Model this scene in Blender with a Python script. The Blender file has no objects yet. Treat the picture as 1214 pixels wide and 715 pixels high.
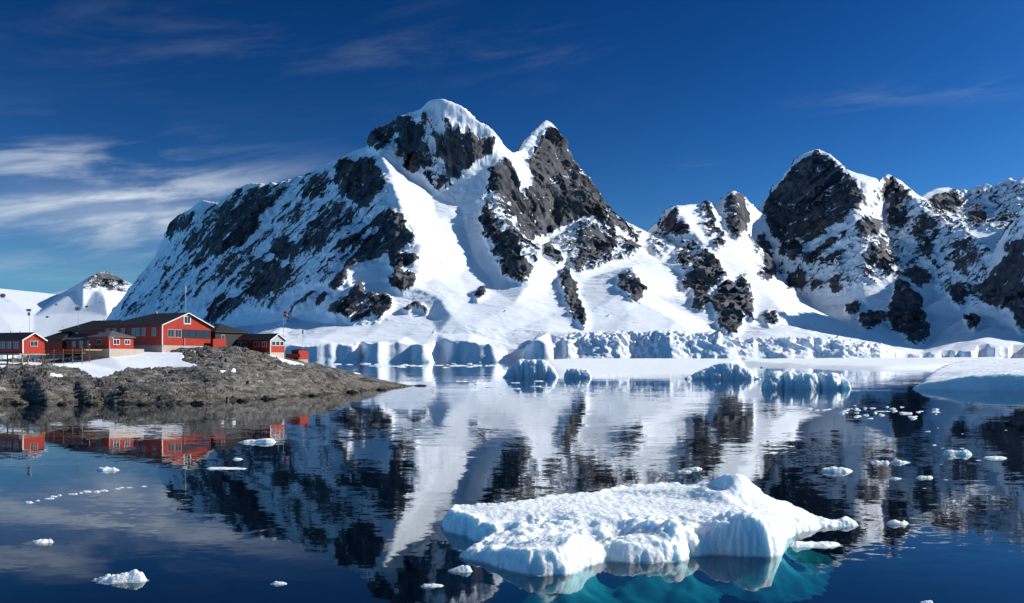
import bpy, bmesh, math, random
import numpy as np
from mathutils import Vector
from mathutils.geometry import delaunay_2d_cdt

R = math.radians
random.seed(7)
F, HX, HY, H = 1166.0, 607.0, 427.0, 6.0        # focal length in photo pixels, horizon, eye height
sc = bpy.context.scene
COL = sc.collection

def at(px, py, Y):
    return Vector(((px-HX)/F*Y, Y, H+(HY-py)/F*Y))
def wl(py):                                     # distance of a point on the water
    return H*F/(py-HY)

# ------------------------------------------------------------------ numpy noise
_rng = np.random.RandomState(3)
_perm = _rng.permutation(512).astype(np.int32)
_perm = np.concatenate([_perm]*4)
_g = _rng.normal(size=(512, 3)).astype(np.float32)
_g /= np.linalg.norm(_g, axis=1)[:, None]
def perlin(x, y, z):
    x = np.asarray(x, np.float32); y = np.asarray(y, np.float32); z = np.asarray(z, np.float32)
    x, y, z = np.broadcast_arrays(x, y, z)
    xi = np.floor(x).astype(np.int32); yi = np.floor(y).astype(np.int32); zi = np.floor(z).astype(np.int32)
    xf = x-xi; yf = y-yi; zf = z-zi
    xi &= 511; yi &= 511; zi &= 511
    f = lambda t: t*t*t*(t*(t*6-15)+10)
    u, v, w = f(xf), f(yf), f(zf)
    def gr(i, j, k):
        h = _perm[_perm[_perm[(xi+i) & 511]+((yi+j) & 511)]+((zi+k) & 511)]
        g = _g[h]
        return g[..., 0]*(xf-i)+g[..., 1]*(yf-j)+g[..., 2]*(zf-k)
    def l(a, b, t): return a+t*(b-a)
    return 1.5*l(l(l(gr(0,0,0), gr(1,0,0), u), l(gr(0,1,0), gr(1,1,0), u), v),
                 l(l(gr(0,0,1), gr(1,0,1), u), l(gr(0,1,1), gr(1,1,1), u), v), w)
def fbm(x, y, z, o=4, g=.5):
    s = 0; a = 1.0; t = 0
    for i in range(o):
        s = s+a*perlin(x*2**i+i*17.3, y*2**i+i*5.1, z*2**i+i*9.7); t += a; a *= g
    return s/t
def ridged(x, y, z, o=4, g=.5):
    s = 0; a = 1.0; t = 0
    for i in range(o):
        s = s+a*(1-2.2*np.abs(perlin(x*2**i+i*7.3, y*2**i+i*15.1, z*2**i+i*3.7))); t += a; a *= g
    return s/t
def box(a, r, ax):
    if r < 1: return a
    pad = [(0, 0)]*a.ndim; pad[ax] = (r+1, r)
    c = np.cumsum(np.pad(a, pad, mode='edge').astype(np.float64), axis=ax)
    n = a.shape[ax]
    hi = np.take(c, np.arange(2*r+1, 2*r+1+n), axis=ax); lo = np.take(c, np.arange(0, n), axis=ax)
    return ((hi-lo)/(2*r+1)).astype(np.float32)
def blur(a, r0, r1, n=3):
    for _ in range(n): a = box(box(a, r0, 0), r1, 1)
    return a
def sstep(a, b, x):
    t = np.clip((x-a)/(b-a), 0, 1); return t*t*(3-2*t)

# ------------------------------------------------------------------ TIN
def tin(points, chains, xs, ys, sy=1.0):
    """points (x, y, v), chains = lists of them; value interpolated on the grid ys x xs."""
    P, V, E, seen = [], [], [], {}
    def add(p):
        k = (round(p[0], 2), round(p[1], 2))
        if k not in seen:
            seen[k] = len(P); P.append(Vector((p[0], p[1]*sy))); V.append(p[2])
        return seen[k]
    for p in points: add(p)
    for ch in chains:
        ids = [add(p) for p in ch]
        E += [(a, b) for a, b in zip(ids, ids[1:]) if a != b]
    vo, eo, fo, ov, oe, of = delaunay_2d_cdt(P, E, [], 0, 1e-4, True)
    vals = []
    for k, v in enumerate(vo):
        if ov[k]: vals.append(V[ov[k][0]])
        else:
            d = sorted(((v-q).length, j) for j, q in enumerate(P))[:3]
            ws = [1/(e[0]+.01) for e in d]; vals.append(sum(w*V[e[1]] for w, e in zip(ws, d))/sum(ws))
    out = np.full((len(ys), len(xs)), np.nan, np.float32)
    yy = ys*sy
    for f in fo:
        a, b, c = [vo[i] for i in f[:3]]; va, vb, vc = [vals[i] for i in f[:3]]
        i0, i1 = np.searchsorted(xs, [min(a.x, b.x, c.x)-1e-6, max(a.x, b.x, c.x)+1e-6])
        j0, j1 = np.searchsorted(yy, [min(a.y, b.y, c.y)-1e-6, max(a.y, b.y, c.y)+1e-6])
        if i1 <= i0 or j1 <= j0: continue
        X, Y = np.meshgrid(xs[i0:i1], yy[j0:j1])
        den = (b.y-c.y)*(a.x-c.x)+(c.x-b.x)*(a.y-c.y)
        if abs(den) < 1e-9: continue
        l1 = ((b.y-c.y)*(X-c.x)+(c.x-b.x)*(Y-c.y))/den
        l2 = ((c.y-a.y)*(X-c.x)+(a.x-c.x)*(Y-c.y))/den
        l3 = 1-l1-l2
        m = (l1 >= -1e-5) & (l2 >= -1e-5) & (l3 >= -1e-5)
        sub = out[j0:j1, i0:i1]
        sub[m] = (l1*va+l2*vb+l3*vc)[m]
    return out

def inpoly(X, Y, poly):
    r = np.zeros(X.shape, bool); n = len(poly)
    for i in range(n):
        x0, y0 = poly[i][:2]; x1, y1 = poly[(i+1) % n][:2]
        if y0 == y1: continue
        c = ((y0 > Y) != (y1 > Y)) & (X < (x1-x0)*(Y-y0)/(y1-y0)+x0)
        r ^= c
    return r
def sdist(X, Y, poly):
    d = np.full(X.shape, 1e9); n = len(poly)
    for i in range(n):
        x0, y0 = poly[i][:2]; x1, y1 = poly[(i+1) % n][:2]
        dx, dy = x1-x0, y1-y0; L = dx*dx+dy*dy+1e-12
        t = np.clip(((X-x0)*dx+(Y-y0)*dy)/L, 0, 1)
        d = np.minimum(d, np.hypot(X-x0-t*dx, Y-y0-t*dy))
    return np.where(inpoly(X, Y, poly), d, -d)

# ------------------------------------------------------------------ mesh helpers
def grid_mesh(name, co, mat, attrs=None, keep=None, smooth=True):
    ny, nx = co.shape[:2]
    idx = np.arange(ny*nx).reshape(ny, nx)
    q = np.stack([idx[:-1, :-1], idx[:-1, 1:], idx[1:, 1:], idx[1:, :-1]], -1).reshape(-1, 4)
    v = co.reshape(-1, 3)
    if keep is not None:
        k = keep.reshape(-1)
        q = q[k[q].all(1)]
        used = np.zeros(len(v), bool); used[q.reshape(-1)] = True
        mp = np.cumsum(used)-1; q = mp[q]; v = v[used]
        if attrs: attrs = {n: a.reshape(-1)[used] for n, a in attrs.items()}
    me = bpy.data.meshes.new(name)
    me.vertices.add(len(v)); me.vertices.foreach_set('co', v.astype(np.float32).ravel())
    me.loops.add(len(q)*4); me.loops.foreach_set('vertex_index', q.astype(np.int32).ravel())
    me.polygons.add(len(q)); me.polygons.foreach_set('loop_start', np.arange(0, len(q)*4, 4, dtype=np.int32))
    if smooth: me.polygons.foreach_set('use_smooth', np.ones(len(q), bool))
    for n, a in (attrs or {}).items():
        at_ = me.attributes.new(n, 'FLOAT', 'POINT'); at_.data.foreach_set('value', a.astype(np.float32).ravel())
    me.update(calc_edges=True); me.materials.append(mat)
    return me
def link(name, me, parent=None, **props):
    o = bpy.data.objects.new(name, me); COL.objects.link(o)
    if parent: o.parent = parent
    for k, v in props.items(): o[k] = v
    return o
def empty(name, loc, rz, label, cat, group=None):
    o = bpy.data.objects.new(name, None); COL.objects.link(o)
    o.location = loc; o.rotation_euler = (0, 0, rz); o['label'] = label; o['category'] = cat
    o.empty_display_size = .5
    if group: o['group'] = group
    return o

class MB:
    def __init__(s): s.v = []; s.f = []
    def box(s, x0, y0, z0, x1, y1, z1):
        n = len(s.v)
        s.v += [(x0,y0,z0),(x1,y0,z0),(x1,y1,z0),(x0,y1,z0),(x0,y0,z1),(x1,y0,z1),(x1,y1,z1),(x0,y1,z1)]
        s.f += [tuple(n+i for i in q) for q in ((3,2,1,0),(4,5,6,7),(0,1,5,4),(1,2,6,5),(2,3,7,6),(3,0,4,7))]
        return s
    def poly(s, pts, faces):
        n = len(s.v); s.v += [tuple(p) for p in pts]; s.f += [tuple(n+i for i in q) for q in faces]; return s
    def tube(s, p0, p1, r0, r1=None, k=8):
        r1 = r0 if r1 is None else r1
        p0, p1 = Vector(p0), Vector(p1); d = (p1-p0).normalized()
        a = d.orthogonal().normalized(); b = d.cross(a); n = len(s.v)
        for p, r in ((p0, r0), (p1, r1)):
            for i in range(k):
                t = 2*math.pi*i/k; s.v.append(tuple(p+(a*math.cos(t)+b*math.sin(t))*r))
        for i in range(k):
            j = (i+1) % k; s.f.append((n+i, n+j, n+k+j, n+k+i))
        s.f.append(tuple(n+k-1-i for i in range(k))); s.f.append(tuple(n+k+i for i in range(k)))
        return s
    def bar(s, p0, p1, w, h):
        """box section from p0 to p1; h measured towards world z"""
        p0, p1 = Vector(p0), Vector(p1); d = (p1-p0).normalized()
        a = d.cross(Vector((0,0,1)))
        a = Vector((1,0,0)) if a.length < 1e-3 else a.normalized()
        b = a.cross(d).normalized()
        n = len(s.v)
        for p in (p0, p1):
            for (i, j) in ((-1,-1),(1,-1),(1,1),(-1,1)): s.v.append(tuple(p+a*(i*w/2)+b*(j*h/2)))
        s.f += [tuple(n+i for i in q) for q in ((3,2,1,0),(4,5,6,7),(0,1,5,4),(1,2,6,5),(2,3,7,6),(3,0,4,7))]
        return s
    def build(s, name, mat, parent=None, **props):
        me = bpy.data.meshes.new(name); me.from_pydata(s.v, [], s.f); me.materials.append(mat)
        bm = bmesh.new(); bm.from_mesh(me); bmesh.ops.recalc_face_normals(bm, faces=bm.faces); bm.to_mesh(me); bm.free()
        return link(name, me, parent, **props)

# ------------------------------------------------------------------ materials
class NT:
    def __init__(s, name):
        s.m = bpy.data.materials.new(name); s.m.use_nodes = True
        s.t = s.m.node_tree; s.t.nodes.clear()
        s.out = s.t.nodes.new('ShaderNodeOutputMaterial')
    def n(s, t, **kw):
        x = s.t.nodes.new('ShaderNode'+t)
        for k, v in kw.items(): setattr(x, k, v)
        return x
    def L(s, a, b): s.t.links.new(a, b)
    def set(s, sock, v):
        if hasattr(v, 'is_linked') or isinstance(v, bpy.types.NodeSocket): s.L(v, sock)
        else: sock.default_value = v
    def math(s, op, a, b=0.0, c=0.0, clamp=False):
        x = s.n('Math', operation=op, use_clamp=clamp)
        for i, v in enumerate((a, b, c)): s.set(x.inputs[i], v)
        return x.outputs[0]
    def vmath(s, op, a, b=None):
        x = s.n('VectorMath', operation=op)
        s.set(x.inputs[0], a)
        if b is not None:
            if op == 'SCALE': s.set(x.inputs['Scale'], b)
            else: s.set(x.inputs[1], b)
        return x.outputs[0]
    def pos(s): return s.n('NewGeometry').outputs['Position']
    def attr(s, name): return s.n('Attribute', attribute_name=name).outputs['Fac']
    def noise(s, vec, scale, detail=4, rough=.55, out='Fac', dist=0.0):
        x = s.n('TexNoise'); s.L(vec, x.inputs['Vector'])
        x.inputs['Scale'].default_value = scale; x.inputs['Detail'].default_value = detail
        x.inputs['Roughness'].default_value = rough; x.inputs['Distortion'].default_value = dist
        return x.outputs[out]
    def mul(s, vec, v): return s.vmath('MULTIPLY', vec, v)
    def ramp(s, fac, stops):
        x = s.n('ValToRGB'); s.L(fac, x.inputs[0])
        e = x.color_ramp.elements
        while len(e) < len(stops): e.new(.5)
        for q, (p, c) in zip(e, stops):
            q.position = p; q.color = (*c, 1) if not isinstance(c, (int, float)) else (c, c, c, 1)
        return x.outputs[0]
    def range(s, v, a, b, c=0.0, d=1.0, smooth=True):
        x = s.n('MapRange', interpolation_type='SMOOTHSTEP' if smooth else 'LINEAR')
        s.set(x.inputs[0], v)
        for i, q in enumerate((a, b, c, d)): x.inputs[i+1].default_value = q
        return x.outputs[0]
    def mix(s, fac, a, b, blend='MIX'):
        x = s.n('Mix', data_type='RGBA', blend_type=blend)
        s.set(x.inputs[0], fac)
        for sock, v in ((x.inputs[6], a), (x.inputs[7], b)):
            if isinstance(v, bpy.types.NodeSocket): s.L(v, sock)
            else: sock.default_value = (*v, 1)
        return x.outputs[2]
    def bump(s, h, dist, strength=1.0, normal=None):
        x = s.n('Bump'); s.L(h, x.inputs['Height']); x.inputs['Distance'].default_value = dist
        x.inputs['Strength'].default_value = strength
        if normal: s.L(normal, x.inputs['Normal'])
        return x.outputs[0]
    def bsdf(s, col, rough=.7, spec=.3, normal=None, **kw):
        b = s.n('BsdfPrincipled')
        s.set(b.inputs['Base Color'], col if isinstance(col, bpy.types.NodeSocket) else (*col, 1))
        s.set(b.inputs['Roughness'], rough); s.set(b.inputs['Specular IOR Level'], spec)
        if normal: s.L(normal, b.inputs['Normal'])
        for k, v in kw.items(): s.set(b.inputs[k], v)
        s.L(b.outputs[0], s.out.inputs['Surface'])
        return s.m

def mat_mountain():
    t = NT('mountain_rock_and_snow'); p = t.pos()
    rock = t.attr('rock'); ice = t.attr('ice')
    n1 = t.noise(p, .09, 5, .65); n2 = t.noise(t.mul(p, (1, 1, .5)), .3, 3, .6)
    m = t.math('ADD', rock, t.math('MULTIPLY', t.math('SUBTRACT', n1, .5), .62))
    m = t.math('ADD', m, t.math('MULTIPLY', t.math('SUBTRACT', n2, .5), .5))
    fac = t.range(m, .46, .54)
    # rock colour: dark dolerite with paler, brownish beds and vertical streaks
    s1 = t.noise(t.mul(p, (1, 1, .18)), .035, 6, .6); s2 = t.noise(p, .012, 3, .5)
    rc = t.ramp(s1, [(.25, (.026, .029, .037)), (.48, (.062, .067, .079)), (.66, (.110, .116, .130)), (.88, (.19, .196, .21))])
    rc = t.mix(t.range(s2, .4, .7), rc, t.mix(.14, rc, (.12, .098, .088)))
    sn = t.mix(t.noise(p, .02, 5, .6), (.79, .85, .92), (.87, .91, .96))
    ic = t.mix(t.range(t.noise(t.mul(p, (1, 1, .4)), .12, 5, .6), .35, .7), (.60, .82, .92), (.84, .91, .95))
    sn = t.mix(t.math('MULTIPLY', ice, .9), sn, ic)
    col = t.mix(fac, sn, rc)
    hb = t.math('ADD', t.math('MULTIPLY', t.noise(t.mul(p, (1, 1, .3)), .05, 7, .62), fac),
                t.math('MULTIPLY', t.noise(t.mul(p, (1, 1.6, 1)), .022, 7, .6), .42))
    N = t.n('NewGeometry').outputs['Normal']
    def facet(scale, amt, st):
        x = t.n('TexVoronoi'); t.L(t.vmath('ADD', t.mul(p, st), t.vmath('SCALE', t.noise(p, scale*1.5, 2, .5, 'Color'), .25/scale)), x.inputs['Vector'])
        x.inputs['Scale'].default_value = scale
        return t.vmath('SCALE', t.vmath('SUBTRACT', x.outputs['Color'], (.5, .5, .5)), amt)
    v = t.vmath('ADD', facet(.013, 1.45, (1, 1, .45)), facet(.04, .6, (1, 1, .5)))
    sc_ = t.n('VectorMath', operation='SCALE'); t.L(v, sc_.inputs[0]); t.L(fac, sc_.inputs['Scale'])
    nn = t.vmath('NORMALIZE', t.vmath('ADD', N, sc_.outputs[0]))
    return t.bsdf(col, t.range(fac, 0, 1, .55, .85, False), .2, t.bump(hb, 10.0, .45, nn), **{'Subsurface Weight': t.math('MULTIPLY', ice, .95, clamp=True), 'Subsurface Radius': (7, 11, 15), 'Subsurface Scale': 1.0})

def mat_headland():
    t = NT('headland_rock_and_snow'); p = t.pos()
    rock = t.attr('rock')
    n1 = t.noise(p, 1.1, 5, .65)
    fac = t.range(t.math('ADD', rock, t.math('MULTIPLY', t.math('SUBTRACT', n1, .5), .5)), .47, .53)
    sep = t.n('SeparateXYZ'); t.L(p, sep.inputs[0]); z = sep.outputs[2]
    ps = t.mul(p, (.55, .55, 1.5))
    a = t.noise(ps, .9, 7, .66, dist=.5); b = t.noise(p, .22, 4, .55); c = t.noise(p, 3.0, 4, .6)
    rc = t.ramp(a, [(.28, (.020, .019, .019)), (.43, (.10, .094, .088)), (.56, (.20, .188, .172)), (.72, (.42, .40, .375))])
    rc = t.mix(t.range(b, .42, .66, 0, .6), rc, t.mix(.14, rc, (.21, .185, .14)))
    rc = t.mix(t.range(t.math('ADD', b, t.math('MULTIPLY', c, .4)), .82, .95, 0, .6), rc, (.22, .11, .075))
    zz = t.math('ADD', z, t.math('MULTIPLY', t.math('SUBTRACT', a, .5), 2.2))
    rc = t.mix(t.range(zz, .4, 2.4, .34, 0), rc, (.15, .125, .078))          # ochre lichen and weed zone
    rc = t.mix(t.range(zz, -.05, .55, .85, 0), rc, (.018, .018, .016))       # wet tide band
    col = t.mix(fac, t.mix(n1, (.80, .85, .91), (.88, .91, .95)), rc)
    hb = t.math('ADD', t.math('MULTIPLY', t.math('ADD', a, t.math('MULTIPLY', c, .3)), fac), t.math('MULTIPLY', n1, .06))
    N = t.n('NewGeometry').outputs['Normal']
    x = t.n('TexVoronoi'); t.L(t.vmath('ADD', t.mul(p, (.8, .5, 1.3)), t.vmath('SCALE', t.noise(p, .8, 2, .5, 'Color'), .7)), x.inputs['Vector']); x.inputs['Scale'].default_value = .55
    v = t.vmath('SCALE', t.vmath('SUBTRACT', x.outputs['Color'], (.5, .5, .5)), 1.1)
    sc_ = t.n('VectorMath', operation='SCALE'); t.L(v, sc_.inputs[0]); t.L(fac, sc_.inputs['Scale'])
    return t.bsdf(col, .8, .25, t.bump(hb, 1.1, 1.0, t.vmath('NORMALIZE', t.vmath('ADD', N, sc_.outputs[0]))))

def mat_ice(name, s=1.0, blue=(.30, .68, .80), sss=True):
    """snow-crusted ice; attribute 'ice' marks bare glacier ice"""
    t = NT(name); p = t.pos(); ice = t.attr('ice')
    n1 = t.noise(p, 2.2*s, 6, .62); n2 = t.noise(p, 9*s, 4, .6); n3 = t.noise(t.mul(p, (1, 1, 2.2)), .7*s, 3, .5)
    sn = t.mix(n1, (.81, .87, .92), (.89, .925, .955))
    f = t.range(t.math('ADD', ice, t.math('MULTIPLY', t.math('SUBTRACT', n1, .5), .6)), .3, .95)
    col = t.mix(f, sn, t.mix(n3, blue, (.66, .85, .91)))
    hb = t.math('ADD', n1, t.math('MULTIPLY', n2, .25))
    kw = {}
    if sss:
        kw = {'Subsurface Weight': .65 if s >= 1 else .5, 'Subsurface Radius': (.35/s, .65/s, .9/s), 'Subsurface Scale': .55}
    return t.bsdf(col, t.range(f, 0, 1, .6, .35, False), .35, t.bump(hb, .16/s, .7), **kw)

def mat_submerged():
    t = NT('submerged_ice_body'); p = t.pos()
    n = t.noise(p, 1.3, 5, .6)
    return t.bsdf(t.mix(t.range(n, .35, .65), (.30, .48, .48), (.70, .82, .80)), .6, .1)

def mat_water():
    t = NT('sea_water'); p = t.pos()
    N = t.n('NewGeometry').outputs['Normal']
    big = t.range(t.noise(t.mul(p, (.35, 1, 1)), .022, 4, .6), .40, .66, .16, 1.15)
    def v(scale, sx, amp, det):
        c = t.noise(t.mul(p, (sx, 1, 1)), scale, det, .5, 'Color')
        return t.vmath('SCALE', t.vmath('MULTIPLY', t.vmath('SUBTRACT', c, (.5, .5, .5)), (.55, 1, 0)), amp)
    s = t.vmath('ADD', v(.22, .45, .022, 2), t.vmath('ADD', v(1.1, .5, .035, 2), v(4.0, .6, .028, 1)))
    x = t.n('VectorMath', operation='SCALE'); t.L(s, x.inputs[0]); t.L(big, x.inputs['Scale'])
    nn = t.vmath('NORMALIZE', t.vmath('ADD', N, x.outputs[0]))
    gl = t.n('BsdfGlossy'); gl.inputs['Roughness'].default_value = .02; t.L(nn, gl.inputs['Normal'])
    gl.inputs['Color'].default_value = (.95, .975, 1, 1)
    tr = t.n('BsdfTransparent'); tr.inputs['Color'].default_value = (.80, .95, .97, 1)
    df = t.n('BsdfDiffuse'); df.inputs['Color'].default_value = (.0007, .008, .024, 1)
    m1 = t.n('MixShader'); m1.inputs[0].default_value = .22; t.L(tr.outputs[0], m1.inputs[1]); t.L(df.outputs[0], m1.inputs[2])
    dt = t.n('VectorMath', operation='DOT_PRODUCT'); t.L(t.n('NewGeometry').outputs['Incoming'], dt.inputs[0]); t.L(nn, dt.inputs[1])
    fres = t.math('ADD', .02, t.math('MULTIPLY', .98, t.math('POWER', t.math('SUBTRACT', 1.0, t.math('ABSOLUTE', dt.outputs['Value']), clamp=True), 5.0)))
    m2 = t.n('MixShader'); t.L(t.math('MULTIPLY', fres, t.math('SUBTRACT', 1.0, t.math('MULTIPLY', .25, t.math('SUBTRACT', 1.0, fres)))), m2.inputs[0]); t.L(m1.outputs[0], m2.inputs[1]); t.L(gl.outputs[0], m2.inputs[2])
    t.L(m2.outputs[0], t.out.inputs['Surface'])
    ab = t.n('VolumeAbsorption'); ab.inputs['Color'].default_value = (.08, .72, .75, 1); ab.inputs['Density'].default_value = 1.0
    t.L(ab.outputs[0], t.out.inputs['Volume'])
    return t.m

def mat_paint(name, c, var=.25, scale=1.5, rough=.6, boards=None):
    t = NT(name); p = t.n('TexCoord').outputs['Object']
    n = t.noise(p, scale, 5, .6)
    d = tuple(v*(1-var) for v in c); l = tuple(min(1, v*(1+var)) for v in c)
    col = t.mix(n, d, l); nor = None
    if boards:
        w = t.n('TexWave', wave_type='BANDS', bands_direction='Z', wave_profile='SAW')
        t.L(p, w.inputs['Vector']); w.inputs['Scale'].default_value = boards
        nor = t.bump(w.outputs['Fac'], .03, .6)
    else: nor = t.bump(n, .02, .4)
    return t.bsdf(col, rough, .3, nor)

M = dict(
    mountain=mat_mountain(), headland=mat_headland(), water=mat_water(), submerged=mat_submerged(),
    ice=mat_ice('floe_snow_and_ice', 1.0), berg=mat_ice('iceberg_snow_and_ice', .25, (.52, .80, .92), True),
    red=mat_paint('red_painted_boards', (.34, .024, .008), .32, .8, .55, 1.6),
    dark=mat_paint('dark_stained_boards', (.030, .026, .026), .3, 1, .6, 1.6),
    white=mat_paint('white_trim_paint', (.60, .59, .56), .08, 2),
    greytrim=mat_paint('weathered_grey_paint', (.34, .34, .34), .15, 2),
    roof=mat_paint('black_roof_sheeting', (.022, .023, .026), .3, .6, .6),
    roofgrey=mat_paint('grey_roof_sheeting', (.085, .09, .095), .25, .6, .6),
    stone=mat_paint('pale_foundation_concrete', (.40, .335, .27), .25, 1.2, .85),
    greystone=mat_paint('grey_foundation_concrete', (.25, .25, .26), .25, 1.2, .85),
    wood=mat_paint('weathered_timber', (.30, .21, .12), .3, 2.5, .8),
    metal=mat_paint('galvanised_metal', (.45, .46, .48), .1, 3, .4),
    yellow=mat_paint('yellow_paint', (.6, .42, .08), .15, 3),
    flagred=mat_paint('red_flag_cloth', (.45, .06, .07), .15, 3), flagwhite=mat_paint('white_flag_cloth', (.7, .7, .72), .1, 3),
)
t = NT('window_glass'); t.bsdf((.02, .025, .03), .12, .6); M['glass'] = t.m
t = NT('seabed_mud'); t.bsdf(t.mix(t.noise(t.pos(), .05), (.010, .03, .045), (.02, .045, .06)), .9, .1); M['seabed'] = t.m

# ================================================================== MOUNTAINS
def mountain_data():
    fa = lambda x, y, o=0: (x, y, 2087/(.9*(x-HX)/F+.3-(HY-y)/F)+o)      # wall falling to the left under the right-hand ridge
    fb = lambda x, y, o=0: (x, y, 2369/(.9*(x-HX)/F+.45-(HY-y)/F)+o)     # the face of the pyramid peak
    sky = [(118,392,5300),(128,372,5200),(150,345,5050),(180,308,4850),(205,265,4700),(222,250,4600),(240,236,4500),(262,240,4450),
           (283,222,4350),(300,216,4300),(330,221,4200),(352,215,4100),(372,200,4000),(398,190,3900),(420,178,3830),(438,172,3780),
           (443,158,3760),(468,148,3720),(482,135,3680),(500,128,3640),(508,118,3620),(525,116,3600),(545,124,3600),(562,140,3590),
           (585,155,3580),(596,172,3600),(605,182,3700),(617,178,3750),(630,160,3830),(648,141,3900),(660,155,3880),(672,185,3850),
           (690,205,3820),(705,228,3790),(716,248,3770),(728,256,3800),(760,272,3850),(775,281,3900),(785,260,3930),(793,247,3920),
           (808,243,3950),(816,251,4000),(830,242,4020),(838,238,4030),(846,245,4050),(855,238,4080),(870,226,4100),(885,236,4150),
           (890,253,4220),(898,248,4350),(905,240,4450),(920,220,4500),(935,200,4550),(950,183,4590),(970,176,4600),(985,182,4470),
           (1000,200,4260),(1015,212,4110),(1028,218,4060),(1040,212,4180),(1052,205,4300),(1065,212,4300),(1080,228,4320),(1092,234,4400),
           (1101,227,4450),(1112,222,4480),(1124,221,4500),(1135,226,4500),(1145,232,4500),(1152,226,4480),(1161,221,4460),(1170,219,4430),(1178,224,4410),(1187,216,4380),(1196,211,4350),(1205,215,4320),(1214,209,4300),(1290,195,4200),(1500,170,4000)]
    back = [(x, min(y+55, 415), Y+260) for x, y, Y in sky]
    back += [(x, min(y+120, 415), Y+600) for x, y, Y in sky if x < 795]+[(800,330,4350),(830,325,4400),(862,318,4450),(770,360,4800),(840,350,4950)]
    back2 = [(x, 412, 6500) for x in range(-120, 1700, 90)]
    spur = [(438,172,3780),(452,184,3520),(463,205,3400),(470,230,3280),(478,252,3180),(490,270,3100),(497,290,3020),(495,315,2930),
            (492,340,2850),(503,362,2780),(510,376,2720)]
    r1 = [(596,172,3600),(597,190,3560),(588,225,3420),(590,255,3300),(600,270,3200),(612,285,3120),(622,310,3020),(628,335,2920)]
    r2 = [(645,282,3450),(655,300,3260),(668,322,3080),(678,350,2900),(690,375,2700),(694,392,2590)]
    b1 = [(800,244,3935),(815,265,3750),(835,290,3550),(850,305,3400),(858,325,3200),(862,345,3050),(868,365,2900),(870,385,2750),(862,399,2650)]
    b1b = [(846,245,4050),(856,270,3850),(872,296,3560),(886,318,3370),(897,338,3200),(912,350,3080),(926,366,2900),(931,386,2740)]
    c1 = [(1052,205,4300),(1045,235,4220),(1047,268,4010),(1056,298,3750),(1064,325,3540),(1075,340,3390),(1088,370,3160),(1098,405,2900)]
    c2 = [(1065,212,4300),(1080,232,4100),(1100,255,3900),(1120,268,3750),(1140,277,3600),(1165,291,3400),(1180,296,3300),(1200,290,3150),
          (1214,288,3100),(1245,235,3080),(1290,150,3050),(1400,150,2950),(1560,160,2850)]  # tail: unseen peaks past the right edge, raised to shade the right range
    pts = [# left face
           (121,402,4980),(110,416,4700),(98,420,5100),(138,398,4560),(116,408,5150),
           (60,420,4300),(104,419,4300),(160,402,4050),(200,398,3800),(250,394,3500),(300,386,3200),(350,379,2950),(400,386,2740),(440,384,2700),
           (150,378,4620),(180,348,4480),(215,325,4250),(240,315,4050),(270,330,3750),(300,300,3780),(300,345,3480),(350,300,3480),(350,340,3200),
           (400,250,3480),(400,300,3150),(400,345,2900),(430,225,3520),(440,270,3230),(450,310,3010),(455,345,2850),(330,250,3900),(280,270,3950),
           (425,365,2800),
           # summit wall and bowl
           (470,200,3540),(490,218,3510),(512,230,3480),(535,222,3490),(555,210,3500),(575,198,3530),(590,190,3545),(500,140,3605),(545,145,3575),
           (475,175,3600),(520,180,3545),(560,175,3550),
           (488,240,3330),(515,255,3330),(545,245,3400),(565,225,3450),(505,278,3150),(530,282,3200),(552,272,3300),(520,300,3040),(560,306,3120),
           (515,330,2920),(545,325,3000),(578,326,3020),(520,352,2800),(555,355,2810),(590,348,2880),(535,375,2650),(570,380,2620),(610,360,2760),
           # below peak two
           (610,240,3470),(625,268,3420),(640,281,3450),(660,273,3500),(690,263,3560),(712,252,3640),(630,200,3700),(668,215,3720),
           (640,305,3200),(650,345,2920),(700,300,3350),(700,330,3060),(735,288,3500),(755,290,3600),(740,318,3200),(720,350,2880),
           (750,318,3080),(757,340,2930),(760,358,2830),(735,350,2860),(745,372,2720),(780,310,3350),(775,350,2960),(700,372,2720),(650,375,2700),
           # right group
           (785,285,3720),(795,320,3400),(812,350,3080),(835,382,2790),(820,300,3560),(838,345,3150),(800,380,2680),
           (838,275,3750),(860,318,3330),(875,340,3120),(890,362,2940),(905,385,2760),
           (872,268,3900),(890,285,3800),(900,300,3900),(910,330,3700),fb(935,345),fb(960,362,-40),fb(1000,385,-120),(940,385,2900),
           (902,290,4080),fb(930,303),fb(960,292),fb(990,270),fb(1012,250),fb(945,240),fb(975,225),fb(935,270),fb(920,270,-60),fb(955,300,-80),
           fb(960,320),fb(1000,300),fb(1020,330),fb(1030,360),fb(1020,280),fb(1040,385,-60),
           fa(1075,270),fa(1085,310),fa(1105,330),fa(1110,360),fa(1125,300),fa(1130,345),fa(1140,380,-40),fa(1160,335),
           fa(1165,370,-20),fa(1185,340),fa(1190,385,-60),fa(1214,350),fa(1214,392,-90),(1290,340,2720),(1290,398,2560),
           (1110,250,4250),(1140,258,4150),(1175,268,4000),(1200,258,3950),(1150,242,4350),(1190,235,4280),(1290,235,3900),
           # foreland
           (340,400,2640),(400,392,2640),(460,382,2690),(300,408,2520),(380,403,2520),(430,402,2520),(480,398,2540),(520,396,2540),(560,396,2520),
           (600,396,2540),(650,394,2540),(700,396,2520),(745,392,2560),(790,394,2540),(830,402,2520),(870,406,2560),(900,402,2580),(950,402,2600),
           (1000,404,2620),(1050,413,2580),(1095,416,2600),(1130,408,2560),(1160,402,2540),(1214,407,2520),(1290,402,2480),
           (600,424,2400),(615,423,2400)]
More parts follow.
